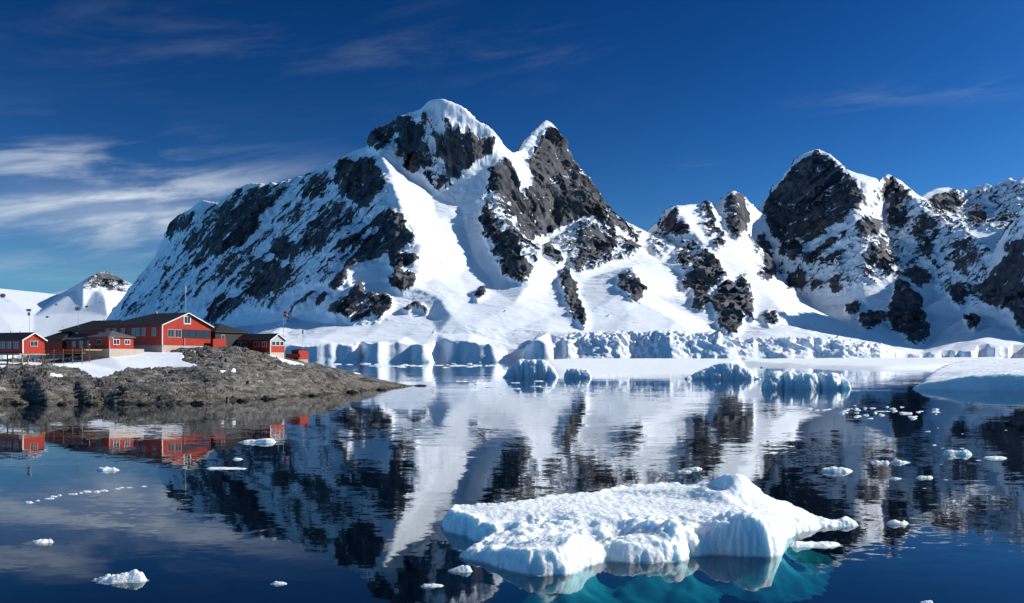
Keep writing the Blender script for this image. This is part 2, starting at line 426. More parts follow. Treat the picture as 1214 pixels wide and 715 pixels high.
    top = [(-120,420),(60,420),(200,415),(300,415),(340,411),(380,408),(420,409),(460,406),(475,405),(500,410),(515,411),(530,405),(555,404),(580,409),(592,418),(603,425),
           (618,424),(626,409),(633,403),(645,406),(657,414),(668,409),(690,409),(720,406),(760,405),(790,403),(820,405),(850,402),(856,408),(870,411),(900,411),
           (950,409),(1000,412),(1050,418),(1090,422),(1130,419),(1180,413),(1214,412),(1290,411),(1600,410)]
    front = [(x, y, 2384) for x, y in top]
    shore = [(x, 431.5, 2330) for x in range(-120, 1700, 60)]
    shore0 = [(x, 436, 2200) for x in range(-120, 1700, 120)]
    side = [(-120,424,3000),(-120,424,4000),(-120,420,5200),(20,420,4600),(60,414,5300),(1600,180,3300),(1600,330,2500)]
    return pts+back+back2+shore+shore0+side, [sky, spur, r1, r2, b1, b1b, c1, c2, front]

ROCK = [  # (density, outline in photo pixels)
 (.56, [(150,345),(240,248),(300,225),(400,200),(470,250),(480,300),(400,335),(340,350),(330,372),(260,362),(200,382),(140,382)]),
 (.92, [(205,262),(222,252),(236,251),(224,274),(206,284),(196,282)]),
 (.90, [(262,245),(283,226),(318,226),(335,236),(310,262),(285,285),(262,300),(240,320),(228,318),(238,292),(225,300),(215,290),(235,270)]),
 (.75, [(315,225),(352,222),(332,240),(315,245)]),
 (.93, [(255,300),(295,268),(312,258),(313,272),(300,285),(270,305),(257,308)]),
 (.72, [(328,257),(345,243),(350,262),(335,272)]),
 (.80, [(250,330),(290,300),(305,285),(300,305),(275,330),(255,345)]),
 (.98, [(285,337),(300,312),(325,310),(345,320),(352,330),(335,345),(310,360),(295,350),(277,345)]),
 (.97, [(322,290),(340,280),(352,285),(352,305),(335,314),(325,305)]),
 (.92, [(245,367),(270,352),(300,358),(270,383),(250,392),(243,385)]),
 (.66, [(225,345),(250,330),(258,345),(240,360),(225,358)]),
 (1.0, [(402,192),(415,185),(420,195),(440,185),(450,190),(454,205),(463,212),(460,228),(432,250),(425,245),(405,235),(400,215)]),
 (1.0, [(440,168),(445,156),(465,150),(472,160),(462,175),(450,182),(440,178)]),
 (.88, [(355,225),(370,208),(390,205),(400,222),(385,240),(360,240)]),
 (.92, [(375,260),(395,240),(410,240),(425,250),(420,270),(395,280),(370,300),(345,320),(350,300)]),
 (1.0, [(475,253),(485,272),(495,288),(478,300),(455,308),(440,312),(415,322),(408,318),(425,300),(450,275)]),
 (1.0, [(460,308),(475,303),(492,300),(494,312),(480,322),(463,324)]),
 (1.0, [(462,330),(475,322),(494,332),(492,343),(475,349),(463,343)]),
 (.92, [(470,247),(457,262),(425,290),(400,312),(384,330),(377,330),(395,300),(420,278),(445,258)]),
 (.92, [(385,245),(410,250),(420,262),(400,285),(380,300),(365,290),(375,265)]),
 (.95, [(392,345),(400,330),(418,327),(415,340),(400,348)]),
 (1.0, [(388,372),(398,360),(420,350),(450,350),(462,355),(468,364),(455,378),(440,386),(415,385),(408,378),(395,378)]),
 (.92, [(411,348),(425,337),(433,338),(433,350),(415,356)]),
 (.90, [(378,362),(388,352),(397,352),(388,365),(378,370)]),
 (1.0, [(477,365),(490,362),(500,362),(508,370),(508,376),(495,369),(482,372)]),
 (.75, [(330,345),(355,335),(372,330),(365,340),(345,352),(332,358)]),
 (.85, [(338,387),(345,372),(365,352),(376,347),(373,357),(355,374),(345,384)]),
 (.50, [(462,150),(500,130),(560,150),(592,160),(585,185),(555,205),(530,228),(505,215),(480,205),(462,188)]),
 (.92, [(462,152),(480,139),(492,140),(498,150),(505,160),(495,172),(482,162),(470,160)]),
 (.93, [(470,170),(485,157),(497,165),(503,175),(490,180),(480,187),(462,186)]),
 (1.0, [(477,197),(488,178),(500,170),(509,182),(509,200),(495,208),(482,204)]),
 (.70, [(503,142),(525,139),(537,150),(532,165),(510,165),(505,150)]),
 (.96, [(515,165),(535,158),(560,160),(590,162),(588,174),(570,190),(550,200),(530,195),(518,185)]),
 (1.0, [(528,201),(545,195),(555,203),(545,213),(530,213)]),
 (.92, [(505,205),(520,202),(530,212),(528,226),(515,229),(505,216)]),
 (1.0, [(590,193),(598,186),(610,205),(618,222),(612,238),(596,232),(575,224),(580,206)]),
 (1.0, [(594,230),(616,226),(642,280),(626,287),(612,268)]),
 (.98, [(645,153),(654,152),(665,163),(675,185),(690,204),(702,222),(712,240),(712,249),(700,259),(688,266),(672,269),(660,273),(645,284),(630,278),(618,250),(620,230),(627,212),(622,195),(632,175),(640,160)]),
 (.85, [(668,175),(685,198),(702,215),(718,250),(703,252),(680,210)]),
 (1.0, [(569,259),(585,255),(590,268),(580,277),(571,270)]),
 (1.0, [(582,278),(590,270),(603,270),(612,285),(618,305),(627,328),(618,339),(605,331),(598,321),(605,312),(590,300),(584,288)]),
 (1.0, [(562,350),(570,342),(577,346),(574,356),(564,361)]),
 (.97, [(642,293),(650,290),(662,300),(670,313),(660,319),(650,310),(643,300)]),
 (1.0, [(660,328),(672,317),(680,335),(687,355),(696,380),(693,392),(685,389),(675,376),(670,360),(665,345)]),
 (.92, [(681,278),(695,276),(705,288),(709,305),(700,316),(690,308),(685,292)]),
 (.92, [(671,308),(685,310),(695,318),(690,326),(680,322)]),
 (.88, [(705,276),(722,278),(731,290),(722,306),(712,309),(706,295)]),
 (.85, [(738,280),(750,285),(758,290),(755,301),(742,300)]),
 (1.0, [(731,335),(740,325),(750,320),(758,335),(764,350),(755,361),(745,358),(735,346)]),
 (.60, [(650,285),(715,255),(762,278),(757,302),(700,322)]),
 (.97, [(783,270),(790,253),(800,246),(806,255),(804,268),(812,262),(820,272),(818,279),(805,286),(795,276)]),
 (.85, [(818,252),(830,244),(840,240),(846,256),(832,258)]),
 (.72, [(824,262),(846,256),(862,292),(850,300)]),
 (.97, [(855,242),(865,231),(875,229),(886,241),(889,256),(881,275),(874,289),(866,279),(858,262)]),
 (.70, [(795,300),(812,285),(845,298),(840,312),(810,330)]),
 (1.0, [(804,336),(820,322),(835,310),(845,301),(855,318),(861,331),(850,343),(838,353),(841,363),(828,371),(819,363),(822,350),(808,345)]),
 (1.0, [(840,363),(850,348),(865,337),(873,350),(878,365),(881,380),(876,396),(865,400),(852,391),(847,376)]),
 (.95, [(868,335),(880,328),(888,345),(893,360),(894,380),(888,385),(878,366),(870,350)]),
 (1.0, [(899,373),(915,369),(926,378),(922,389),(909,388)]),
 (.92, [(893,280),(905,275),(913,290),(921,315),(916,331),(905,337),(898,326),(902,306),(893,295)]),
 (1.0, [(902,248),(915,231),(935,206),(952,188),(968,181),(985,190),(1005,206),(1020,221),(1025,231),(1012,251),(1000,266),(985,273),(965,289),(957,293),(945,282),(935,290),(920,288),(905,271)]),
 (1.0, [(921,293),(935,284),(950,286),(954,298),(945,308),(928,307)]),
 (.97, [(950,306),(970,292),(1004,274),(1001,286),(975,303),(965,315),(952,313)]),
 (.95, [(931,326),(945,315),(958,330),(961,341),(945,346),(932,338)]),
 (.90, [(971,311),(990,300),(1004,295),(996,311),(978,318)]),
 (.92, [(985,328),(994,322),(999,340),(992,350),(985,345)]),
 (1.0, [(1001,366),(1012,357),(1023,363),(1020,375),(1006,379)]),
 (1.0, [(1016,379),(1032,373),(1048,367),(1051,379),(1035,393),(1022,391)]),
 (.92, [(962,334),(970,330),(974,343),(965,346)]),
 (1.0, [(1062,332),(1075,335),(1088,352),(1098,378),(1105,395),(1098,408),(1080,411),(1068,399),(1052,391),(1052,370),(1058,350)]),
 (.95, [(1016,266),(1030,257),(1041,265),(1035,281),(1017,283)]),
 (.88, [(1030,290),(1045,287),(1059,310),(1057,331),(1045,326),(1035,313),(1022,321),(1019,308)]),
 (.92, [(1047,213),(1060,211),(1072,223),(1081,233),(1081,246),(1075,263),(1060,271),(1047,263),(1050,245),(1040,231)]),
 (.90, [(1084,262),(1100,256),(1113,266),(1113,286),(1106,305),(1098,313),(1088,300),(1082,280)]),
 (.95, [(1072,326),(1085,311),(1098,320),(1101,336),(1090,347),(1080,336)]),
 (.85, [(1129,291),(1145,280),(1159,291),(1156,316),(1145,326),(1131,320)]),
 (.95, [(1124,346),(1135,337),(1146,350),(1141,366),(1128,361)]),
 (1.0, [(1152,351),(1165,335),(1180,318),(1198,304),(1216,304),(1290,310),(1290,370),(1200,376),(1190,369),(1165,363)]),
 (.92, [(1187,296),(1200,285),(1216,287),(1216,303),(1195,302)]),
 (1.0, [(1201,366),(1214,362),(1290,372),(1290,400),(1206,396)]),
 (1.0, [(1142,382),(1155,377),(1165,383),(1155,395),(1146,390)]),
 (1.0, [(1099,239),(1112,230),(1130,230),(1139,240),(1128,253),(1110,253)]),
 (.92, [(1147,258),(1158,247),(1170,255),(1165,268),(1150,270)]),
 (.78, [(1184,262),(1193,253),(1202,258),(1200,270),(1187,270)]),
 (.52, [(1000,240),(1050,215),(1100,240),(1180,296),(1160,370),(1080,330),(1000,345)]),
 (.86, [(684,200),(702,222),(718,250),(732,260),(762,276),(755,284),(722,272),(704,262),(690,235)]),
 (.60, [(768,282),(790,262),(800,290),(782,310),(770,300)]),
 (.52, [(1095,235),(1140,222),(1214,214),(1290,210),(1290,262),(1214,285),(1130,266)]),
 (.68, [(565,235),(600,215),(632,262),(640,300),(628,335),(600,330),(575,290)]),
 (.48, [(905,300),(1000,300),(1000,350),(930,350)]),
]

def build_mountains():
    xs = np.concatenate([np.arange(-70, 1250, 1.1), np.arange(1250, 1590, 6.0)])
    ys = np.concatenate([np.arange(2230, 2320, 15), np.arange(2320, 2420, 2.0), np.arange(2420, 4000, 2.8), np.arange(4000, 4720, 4.5), np.arange(4720, 6480, 22)])
    pts, ch = mountain_data()
    sw = lambda p: (p[0], p[2], p[1])
    py = tin([sw(p) for p in pts], [[sw(p) for p in c] for c in ch], xs, ys, .333)
    PX, YY = np.meshgrid(xs, ys)
    PX = PX.astype(np.float32); YY = YY.astype(np.float32)
    # wavering of the control net so that facets do not read as straight
    XX = (PX-HX)/F*YY
    py0 = np.nan_to_num(py, nan=430.0)
    Z0 = H+(HY-py0)/F*YY
    # rock density painted on the ground
    dens = np.zeros((720, 1320), np.float32)
    gx, gy = np.meshgrid(np.arange(1320), np.arange(720))
    for d, poly in ROCK:
        x0 = int(min(p[0] for p in poly))-1; x1 = int(max(p[0] for p in poly))+2
        y0 = int(min(p[1] for p in poly))-1; y1 = int(max(p[1] for p in poly))+2
        x0 = max(x0, 0)
        mk = inpoly(gx[y0:y1, x0:x1]+.01, gy[y0:y1, x0:x1]+.01, poly)
        s = dens[y0:y1, x0:x1]; s[mk] = np.maximum(s[mk], d)
    dens = blur(dens, 2, 2, 2)
    wob = 7.0*fbm(XX/70, YY/70, Z0/70, 4, .6), 7.0*fbm(XX/70+31, YY/70, Z0/70+9, 4, .6)
    qx = np.clip(PX+wob[0], 0, 1319).astype(int); qy = np.clip(py0+wob[1], 0, 719).astype(int)
    D = dens[qy, qx]
    # ground hidden from the sea side takes its rock from its own steepness
    runmin = np.minimum.accumulate(py0, axis=0)
    hid = (py0 > runmin+2) | (PX > 1240)
    gyz = np.gradient(Z0, axis=0)/np.gradient(YY, axis=0); gxz = np.gradient(Z0, axis=1)/np.maximum(np.gradient(XX, axis=1), 1e-3)
    steep = np.hypot(gyz, gxz)
    D = np.where(hid, .2+.5*sstep(.6, 1.3, steep), D)
    # smooth: snow lies rounded, rock keeps its edges
    Zs = blur(Z0, 6, 5); Zr = blur(Z0, 1, 1)
    rk = blur(sstep(.3, .8, D), 2, 2)
    capsky = np.exp(-((py0-runmin))**2/50)
    wr = np.clip(np.maximum(rk+.25, capsky), 0, 1)
    Zb = Zs*(1-wr)+Zr*wr
    # masks with strata on the left wall
    left = sstep(500, 440, PX)
    A = (XX-.9*Zb)/1.35; B = (XX+.9*Zb)/1.35
    nl = fbm(A/26, B/85, YY/85, 4, .6); nr = fbm(XX/32, YY/32, Zb/46, 4, .6)
    nz = nl*left+nr*(1-left)
    led = np.abs(fbm(B/130, A/20, YY/130, 3, .55))*left+np.abs(fbm(XX/75+Zb/120, YY/90, Zb/24-XX/90, 3, .55))*(1-left)
    led = sstep(.075+.05*left, .0, led)*sstep(-.25, .3, perlin(XX/85, YY/85, Zb/85))
    fine = fbm(XX/15, YY/15, Zb/17, 3, .7)
    ribl = ridged(A/42, B/230, YY/230, 5, .6); ribr = ridged(XX/62+Zb/400, YY/62, Zb/250, 5, .6)
    rib = ribl*left+ribr*(1-left)
    rib2 = (ridged(XX/23+Zb/260, YY/23, Zb/150, 4, .6)*(1-left)+ridged(A/17, B/110, YY/110, 4, .6)*left); rib2 = rib2-np.mean(rib2)
    m = .30*rib2*sstep(.12, .4, D)+.78*D+.15*sstep(.8, .97, D)-.04*left+(.30+.12*left)*nz+.62*(rib-np.mean(rib)-.04)*sstep(.12, .4, D)+.20*fine-.42*led*(D > .2)
    spk = sstep(.40, .52, fbm(XX/24, YY/24, Zb/24+7, 3, .6))*sstep(.0, .35, perlin(XX/170+4, YY/170, Zb/170))
    m = np.maximum(m, .62*spk*(PX > 380))
    # ice front along the shore
    yf = 2358+44*perlin(PX/52, 0*PX, 0*PX+2)+7*perlin(PX/13, 0*PX, 0*PX+5)
    ramp_ = np.clip(np.exp(-((PX-610)/13)**2)+.9*np.exp(-((PX-428)/5)**2)+.8*np.exp(-((PX-521)/9)**2)+np.exp(-((PX-1060)/30)**2)*.7+1.3*sstep(-.12, .4, perlin(PX/21, 0*PX, 0*PX+21))*sstep(640, 680, PX), 0, 1)
    broke = sstep(645, 690, PX)*sstep(1075, 1040, PX)
    topz = np.interp(xs, [p[0] for p in ch[-1]], [H+(HY-p[1])/F*2384 for p in ch[-1]])[None, :]*np.ones_like(YY)
    topz = topz*(1+.5*fbm(PX/38, 0*PX, 0*PX+11, 4))
    back_ = np.clip((YY-yf+25*broke)/(21+140*ramp_*(1-broke)+62*broke), 0, 1)
    blend = sstep(2384, 2440, YY)
    zc = topz*(1-blend)+Zb*blend
    zfront = zc*np.where(ramp_ > .3, sstep(0, 1, back_), back_)-4*(1-back_)
    Zb = np.where(YY < 2445, zfront, Zb)
    sr = ridged(XX/62+.3*YY/60, YY/36, Zb*0, 4, .6)+.5*ridged(XX/21, YY/21, Zb*0+4, 3, .6)
    icem = sstep(14, 7, YY-yf)*(1-ramp_*.95)*.5*(1-broke)+broke*sstep(2500, 2440, YY)*sstep(.3, -.5, sr)*.75
    icem = np.clip(icem+.55*sstep(.55, .8, perlin(XX/60, YY/60, Zb*0)+.5)*sstep(770, 800, PX)*sstep(2560, 2440, YY)*(PX < 1000), 0, 1)
    icem = np.clip(icem+.45*sstep(.12, .45, fbm(XX/150, YY/60, Zb/55+2, 4, .6)), 0, 1)
    # displacement along the normal
    gyz = np.gradient(Zb, axis=0)/np.gradient(YY, axis=0); gxz = np.gradient(Zb, axis=1)/np.maximum(np.gradient(XX, axis=1), 1e-3)
    gyz = blur(gyz, 3, 3); gxz = blur(gxz, 3, 3)
    nl_ = 1/np.sqrt(1+gyz**2+gxz**2)
    NX, NY, NZ = -gxz*nl_, -gyz*nl_, nl_
    rr = sstep(.35, .75, m)
    rk2 = blur(sstep(.15, .6, D), 3, 3)
    rough = rr*(22*ridged(XX/125, YY/125, Zb/330, 4, .5)+5*perlin(XX/40, YY/40, Zb/60))-9*led*rr+16*rk2*ribr
    rough = rough*np.where(left > .5, .45, 1)+left*(rr*14*ridged(A/70, B/190, YY/150, 4, .55)+17*rk2*ribl)
    crv = sstep(-.2, .35, perlin(XX/230, YY/260, Zb/300+3))
    soft = (1-rr)*(9*fbm(XX/190, YY/190, Zb/190, 3)+(1.6+3.4*crv)*ridged(XX/60+Zb/90, YY/34, Zb/26, 4, .55))
    near = sstep(2600, 2420, YY)
    serac = broke*sstep(2560, 2430, YY)*15*sr
    land = sstep(2350, 2440, YY)*.9+.1
    icn = icem*9*fbm(XX/26, YY/26, Zb/20, 4, .6)
    flute = (1-rr)*sstep(.65, 1.1, steep)*5*ridged(XX/34, YY/34, Zb/190, 3, .5)
    dsp = ((rough+soft)*(1-.35*capsky)+flute*(1-.5*capsky)+capsky*sstep(.2, .6, D)*9*ridged(XX/42, YY/80, Zb/60, 3, .5))*land+serac*back_+icn
    co = np.stack([XX+NX*dsp, YY+NY*dsp, Zb+NZ*dsp], -1)
    me = grid_mesh('mountains', co, M['mountain'], {'rock': m, 'ice': icem})
    link('mountains', me, kind='structure')
    # far snow hills on the left
    xs = np.concatenate([np.arange(-760, -60, 5.0), np.arange(-60, 330, 1.0)]); ys = np.arange(5600, 8200, 12.0)
    skyc = [(-780,412),(-620,380),(-470,352),(-380,360),(-250,330),(-140,325),(-60,338),(-10,341),(0,343),(15,351),(40,354),(70,349),(90,344),(98,338),(106,329),(116,324),(124,321),(134,327),(146,333),(165,342),(200,360),(330,400)]
    sk = [(x, y, 7000+300*math.sin(x*.05)) for x, y in skyc]
    sp = [(124,321,7000+300*math.sin(124*.05)),(120,338,6800),(124,352,6600),(128,375,6300)]
    pts = [(x, 420, 5600) for x in range(-800, 380, 60)]+[(x, min(y+50, 420), 7900) for x, y in skyc]+[(x, 425, 8300) for x in range(-800, 380, 90)]
    pts += [(-700,405,6400),(-520,380,6400),(-350,382,6400),(-200,370,6450),(0,372,6500),(40,375,6500),(75,372,6500),(98,368,6500),(112,345,6700),(150,372,6500),(-60,370,6500),(200,385,6400)]
    py = np.nan_to_num(tin([sw(p) for p in pts], [[sw(p) for p in sk], [sw(p) for p in sp]], xs, ys, .17), nan=428)
    PX, YY = np.meshgrid(xs, ys); XX = (PX-HX)/F*YY
    Z = blur(H+(HY-py)/F*YY, 1, 1, 2)
    r = sstep(88, 100, PX)*sstep(6450, 6600, YY)
    n = fbm(XX/90, YY/90, Z/120, 4, .6)
    m = .19+.55*n+.28*r*sstep(350, 335, py)+.10*r
    for cx, cy, s in ((66,361,2.2),(92,366,3.2),(103,364,2.4),(56,376,2.4),(3,350,4)):
        m = m+.6*np.exp(-((PX-cx)**2+((py-cy)*1.6)**2)/(s*s))
    fr_ = 1-.8*np.exp(-(py-np.minimum.accumulate(py, axis=0))**2/30)
    Z = Z+fr_*(10*ridged(XX/300, YY/300, Z/300, 4)*(.4+1.8*r)+16*r*ridged(XX/160, YY/160, Z/160, 3))
    me = grid_mesh('far_mountains', np.stack([XX, YY, Z], -1), M['mountain'], {'rock': m, 'ice': np.zeros_like(m)})
    link('far_mountains', me, kind='structure')
build_mountains()

# ================================================================== HEADLAND
def build_headland():
    shore = [(-120,482),(-40,480),(0,478.5),(30,477),(60,478.5),(90,476.5),(120,477.5),(150,479),(185,478),(215,479),(250,477),(275,475),(300,473.5),(330,471),(360,469),(400,466),(440,462.5),(470,460),(488,458),(500,457.3)]
    S = [(x, wl(y), 0.0) for x, y in shore]
    under = [(x, wl(y)-8, -2.5) for x, y in shore]+[(515, 226, -2), (530, 250, -3), (515, 262, -3)]
    zz = lambda px, py, Y: (px, Y, H+(HY-py)/F*Y)
    P = [zz(*p) for p in [
        (-120,462,138),(0,464,141),(50,463,141),(100,464,143),(150,462,142),(200,463,142),(250,460,146),(300,458,157),(350,456,171),(400,454,184),(440,456,203),
        (-120,444,148),(0,447,150),(30,440,152),(60,440,152),(90,449,150),(105,454,149),(125,450,152),(150,443,157),(200,441,160),(235,438,160),(270,436,163),(300,438,168),(350,440,180),(400,443,192),(440,450,208),(470,456,222),
        (-120,434,160),(0,436.5,160),(30,436,158),(60,435.5,161),(85,438,163),(100,432,175),(130,422,184),(165,419,188),(200,420,188),(215,419,185),(245,414,187),(270,413.5,190),(300,416,195),(325,424,202),(345,431,205),(370,434,212),(400,438,215),(430,444.5,222),(460,452,228),(482,456.5,232),
        (-120,428,200),(0,427,200),(60,424,205),(130,416,210),(200,413,212),(265,411,212),(300,413,216),(335,419,220),(365,429,222)]]
    B = [(x, 285, -3) for x in range(-120, 520, 40)]+[(x, 250, 2.5) for x in range(-120, 380, 60)]+[(420,245,-.5),(460,250,-1.5)]
    xs = np.arange(-110, 512, .55)
    ys = np.concatenate([np.arange(125, 240, .28), np.arange(240, 284, 1.2)])
    Z = np.nan_to_num(tin(P+B+under, [S], xs, ys, 4.0), nan=-3)
    PX, YY = np.meshgrid(xs, ys); XX = (PX-HX)/F*YY
    Z = blur(Z, 4, 4).astype(np.float32)
    py = HY-(Z-H)*F/YY
    snow = [
        [(12,431),(40,431),(70,431.5),(95,428),(112,423),(130,420),(165,418.5),(215,419),(219,424),(214,428),(236,434),(228,437),(200,437),(175,438.5),(150,440),(128,447),(118,449),(108,447),(96,440),(84,436.5),(60,434.5),(30,436)],
        [(-120,436),(0,437),(22,433.5),(10,430),(-120,428)],
        [(57,443),(75,445),(76,448),(60,447)],
        [(311,419),(322,422),(338,427),(356,431),(362,434),(340,432),(322,426)],
        [(258,440.5),(282,439.5),(280,442),(262,442.5)],
        [(226,417),(234,416),(236,418.5),(228,419.5)], [(416,440),(436,444),(437,446),(420,443)]]
    sn = np.zeros(Z.shape, np.float32)
    for k, s in enumerate(snow): sn[inpoly(PX, py+.5*perlin(XX/3, YY/3, Z*0), s)] = 1
    back = (YY > 196+0*PX) & (PX < 200)
    sn[(YY > 192) & (PX < 330)] = np.maximum(sn, .0)[(YY > 192) & (PX < 330)]
    sb = blur(sn, 3, 3, 2)
    rk = 1-sstep(.2, .7, sb)
    ca, sa = math.cos(.5), math.sin(.5)
    U = XX*ca+YY*sa; V = -XX*sa+YY*ca
    W = Z*1.0+.35*V
    land = sstep(-1.5, .6, Z)
    flat = 1-.75*sstep(190, 197, YY)
    crk = sstep(.10, .0, np.abs(perlin(U/6+3, V/3.2, W/5+.6*perlin(XX/5, YY/5, W*0))))
    slab = .50+.22*sstep(2.5, 5.5, Z)
    d = slab*rk*(1.35*ridged(U/6.5, V/3.2, W/3, 6, .6)+.9*fbm(XX/9, YY/9, Z/5, 3)-.4-.95*crk)*land*flat
    steps = rk*.60*(np.abs(((W*1.1+.8*perlin(U/7, V/7, W*0)) % 1)-.5)*2-.5)*land*flat
    d = d+steps+(1-rk)*(.10*fbm(XX/5, YY/5, Z*0, 3)+.22*sstep(.2, .9, sb))
    me = grid_mesh('headland', np.stack([XX, YY, Z+d], -1), M['headland'], {'rock': rk})
    link('headland', me, kind='structure')
    return xs, ys, Z+d
hx, hy, hz = build_headland()
def boulder(px, py, w, h, label, seed, group=None, name='boulder', sink=.35):
    Y = wl(py); k = Y/F; w *= k; h *= k
    bm = bmesh.new(); bmesh.ops.create_icosphere(bm, subdivisions=4, radius=1)
    P = np.array([v.co[:] for v in bm.verts], np.float32)
    n = ridged(P[:, 0]*1.1+seed, P[:, 1]*1.1, P[:, 2]*1.1, 4, .55)
    cell = np.round(n*3)/3
    P = P*(1+.30*n+.12*cell)[:, None]
    for v, p in zip(bm.verts, P): v.co = (p[0]*w/2, p[1]*w*.4, p[2]*h)
    me = bpy.data.meshes.new(name); bm.to_mesh(me); bm.free(); me.materials.append(M['headland'])
    a_ = me.attributes.new('rock', 'FLOAT', 'POINT'); a_.data.foreach_set('value', np.ones(len(me.vertices), np.float32))
    o = link(name, me, label=label, category='rock')
    if group: o['group'] = group
    o.location = ((px-HX)*k, Y, -h*sink+h*.2)
boulder(499, 457.6, 13, 1.6, 'low dark rock awash just off the tip of the headland', 3, name='skerry')
for i, (bx_, by_, bw_, bh_) in enumerate([(24,479.2,16,5),(74,479.8,11,3.5),(112,479.5,18,5),(171,480,14,4.5),(203,480.4,9,3),(238,479,20,5),(288,475.6,12,3.5),(318,473.2,15,4),(372,469.4,11,3),(418,465.4,13,3),(452,462.4,10,2.2)]):
    boulder(bx_, by_, bw_, bh_, 'grey boulder half awash along the waterline of the headland', 11+i*3, 'boulders along the headland waterline')
def ground(X, Y):
    px = HX+X/Y*F
    i = min(max(int(np.searchsorted(hx, px)), 0), len(hx)-1); j = min(max(int(np.searchsorted(hy, Y)), 0), len(hy)-1)
    return float(hz[j, i])

# ================================================================== WATER
def build_water():
    b = MB(); b.box(-9000, -400, -30, 9000, 9000, 0); b.build('water', M['water'], kind='structure')
    b = MB(); b.box(-9000, -400, -29.5, 9000, 9000, -26); b.build('seabed', M['seabed'], kind='structure')
build_water()

# ================================================================== ICE
def G_(px, Y): return ((px-HX)/F*Y, Y)
def ice_field(name, outline, ctrl, res, mat, label, cat, edge=.3, rough=(.1, .6), seed=0, blue_low=.5, group=None, wobble=.15, wscale=1.0,
              blue_steep=1.0, submerged=None, skirt=.6, hummock=None, sub_outline=None, disp=None):
    """outline = plan polygon (X, Y); ctrl = (X, Y, z) heights of the top"""
    xa = [p[0] for p in outline]; ya = [p[1] for p in outline]
    cx, cy = (min(xa)+max(xa))/2, (min(ya)+max(ya))/2
    pad = edge+wobble*2+res*3
    xs = np.arange(min(xa)-pad, max(xa)+pad, res); ys = np.arange(min(ya)-pad, max(ya)+pad, res)
    X, Y = np.meshgrid(xs, ys)
    o = seed*13.7
    wx = wobble*fbm(X/wscale+o, Y/wscale, 0*X+seed, 3); wy = wobble*fbm(X/wscale, Y/wscale+o, 0*X+seed+5, 3)
    d = sdist(X+wx, Y+wy, outline)
    if hummock: d = d+.12*fbm(X/.55+2, Y/.55, 0*X+9, 4, .6)+.05*perlin(X/.16, Y/.16, 0*X)
    far = max(max(xa)-min(xa), max(ya)-min(ya))*3
    zm = sum(c[2] for c in ctrl)/len(ctrl)
    if len(ctrl) > 2:
        cc = list(ctrl)+[(cx-far, cy-far, zm), (cx+far, cy-far, zm), (cx-far, cy+far, zm), (cx+far, cy+far, zm)]
        T = np.nan_to_num(tin(cc, [], xs, ys), nan=zm)
        k = max(1, int(edge*.5/res)); T = blur(T, k, k, 2)
    else: T = np.full(X.shape, zm, np.float32)
    n = fbm(X/rough[1]+o, Y/rough[1], 0*X+seed, 4, .55); rg = ridged(X/(rough[1]*1.6)+o, Y/(rough[1]*1.6), 0*X+seed+3, 4, .5)
    T = T+rough[0]*(n*.8+rg*.5)
    extra = 0
    if hummock:
        ha, hs_, spots = hummock
        zone = sstep(.9, .15, d)*.55
        for sx, sy, sr in spots: zone = np.maximum(zone, np.exp(-((X-sx)**2+((Y-sy)*1.1)**2)/(sr*sr)))
        hm = ridged(X/hs_+3, Y/hs_, 0*X+1.5, 4, .55)+.5*perlin(X/.35, Y/.35, 0*X+7)
        T = T+ha*zone*hm+.10*fbm(X/2.4, Y/2.4, 0*X+4, 2)+.07*sstep(.75, .1, d)*ridged(X/.42, Y/.42, 0*X+6, 3, .55)
        extra = zone*sstep(.1, -.5, hm)*1.3
    prof = np.clip(d/edge, 0, 1)**.6
    Z = np.maximum(T, .05*zm)*prof-skirt*np.clip(-d/(res*2), 0, 1)
    Z = np.where(d < 0, -skirt*np.clip(-d/(res*2), 0, 1), Z)
    gy, gx = np.gradient(Z, res); st = np.hypot(gx, gy)
    ice = blue_steep*sstep(1.1, 2.6, blur(st, 1, 1, 1))*.55+blue_low*sstep(.55*zm, .1*zm, Z)
    ice = np.clip(ice+extra, 0, 1.2)
    co = np.stack([X-cx, Y-cy, Z], -1)
    if disp:
        gy, gx = np.gradient(Z, res); il = 1/np.sqrt(1+gx*gx+gy*gy)
        dn = disp[0]*(ridged(X/disp[1]+o, Y/disp[1], Z/disp[1]+seed, 4, .55)-.2)*sstep(-.02, .12, d)
        co = co+np.stack([-gx*il*dn, -gy*il*dn, il*dn*.7], -1)
    me = grid_mesh(name, co, mat, {'ice': ice}, keep=d > -res*2.5)
    ob = link(name, me, label=label, category=cat); ob.location = (cx, cy, 0)
    if group: ob['group'] = group
    if submerged:
        dep, out = submerged
        X2, Y2 = np.meshgrid(np.arange(min(xa)-out*2, max(xa)+out*2, res*3), np.arange(min(ya)-out*2, max(ya)+out*2, res*3))
        d2 = sdist(X2+.3*fbm(X2, Y2, 0*X2, 3), Y2+.3*fbm(X2+9, Y2, 0*X2, 3), sub_outline or outline)
        zz = -.16+.10*fbm(X2/.7, Y2/.7, 0*X2+2, 3)*sstep(.2, -.4, d2)-dep*np.clip((out-d2)/out-1+.0, 0, 1.6)**.8-.25*(1+fbm(X2/1.2, Y2/1.2, 0*X2, 3))*sstep(.3, -.2, d2)
        me = grid_mesh('submerged_ice', np.stack([X2-cx, Y2-cy, zz], -1), M['submerged'], keep=d2 > -out*1.55)
        link('submerged_ice', me, ob)
    return ob

def W(px, py): y = wl(py); return ((px-HX)/F*y, y)
def TP(px, py, z): y = F*(H-z)/(py-HY); return ((px-HX)/F*y, y, z)

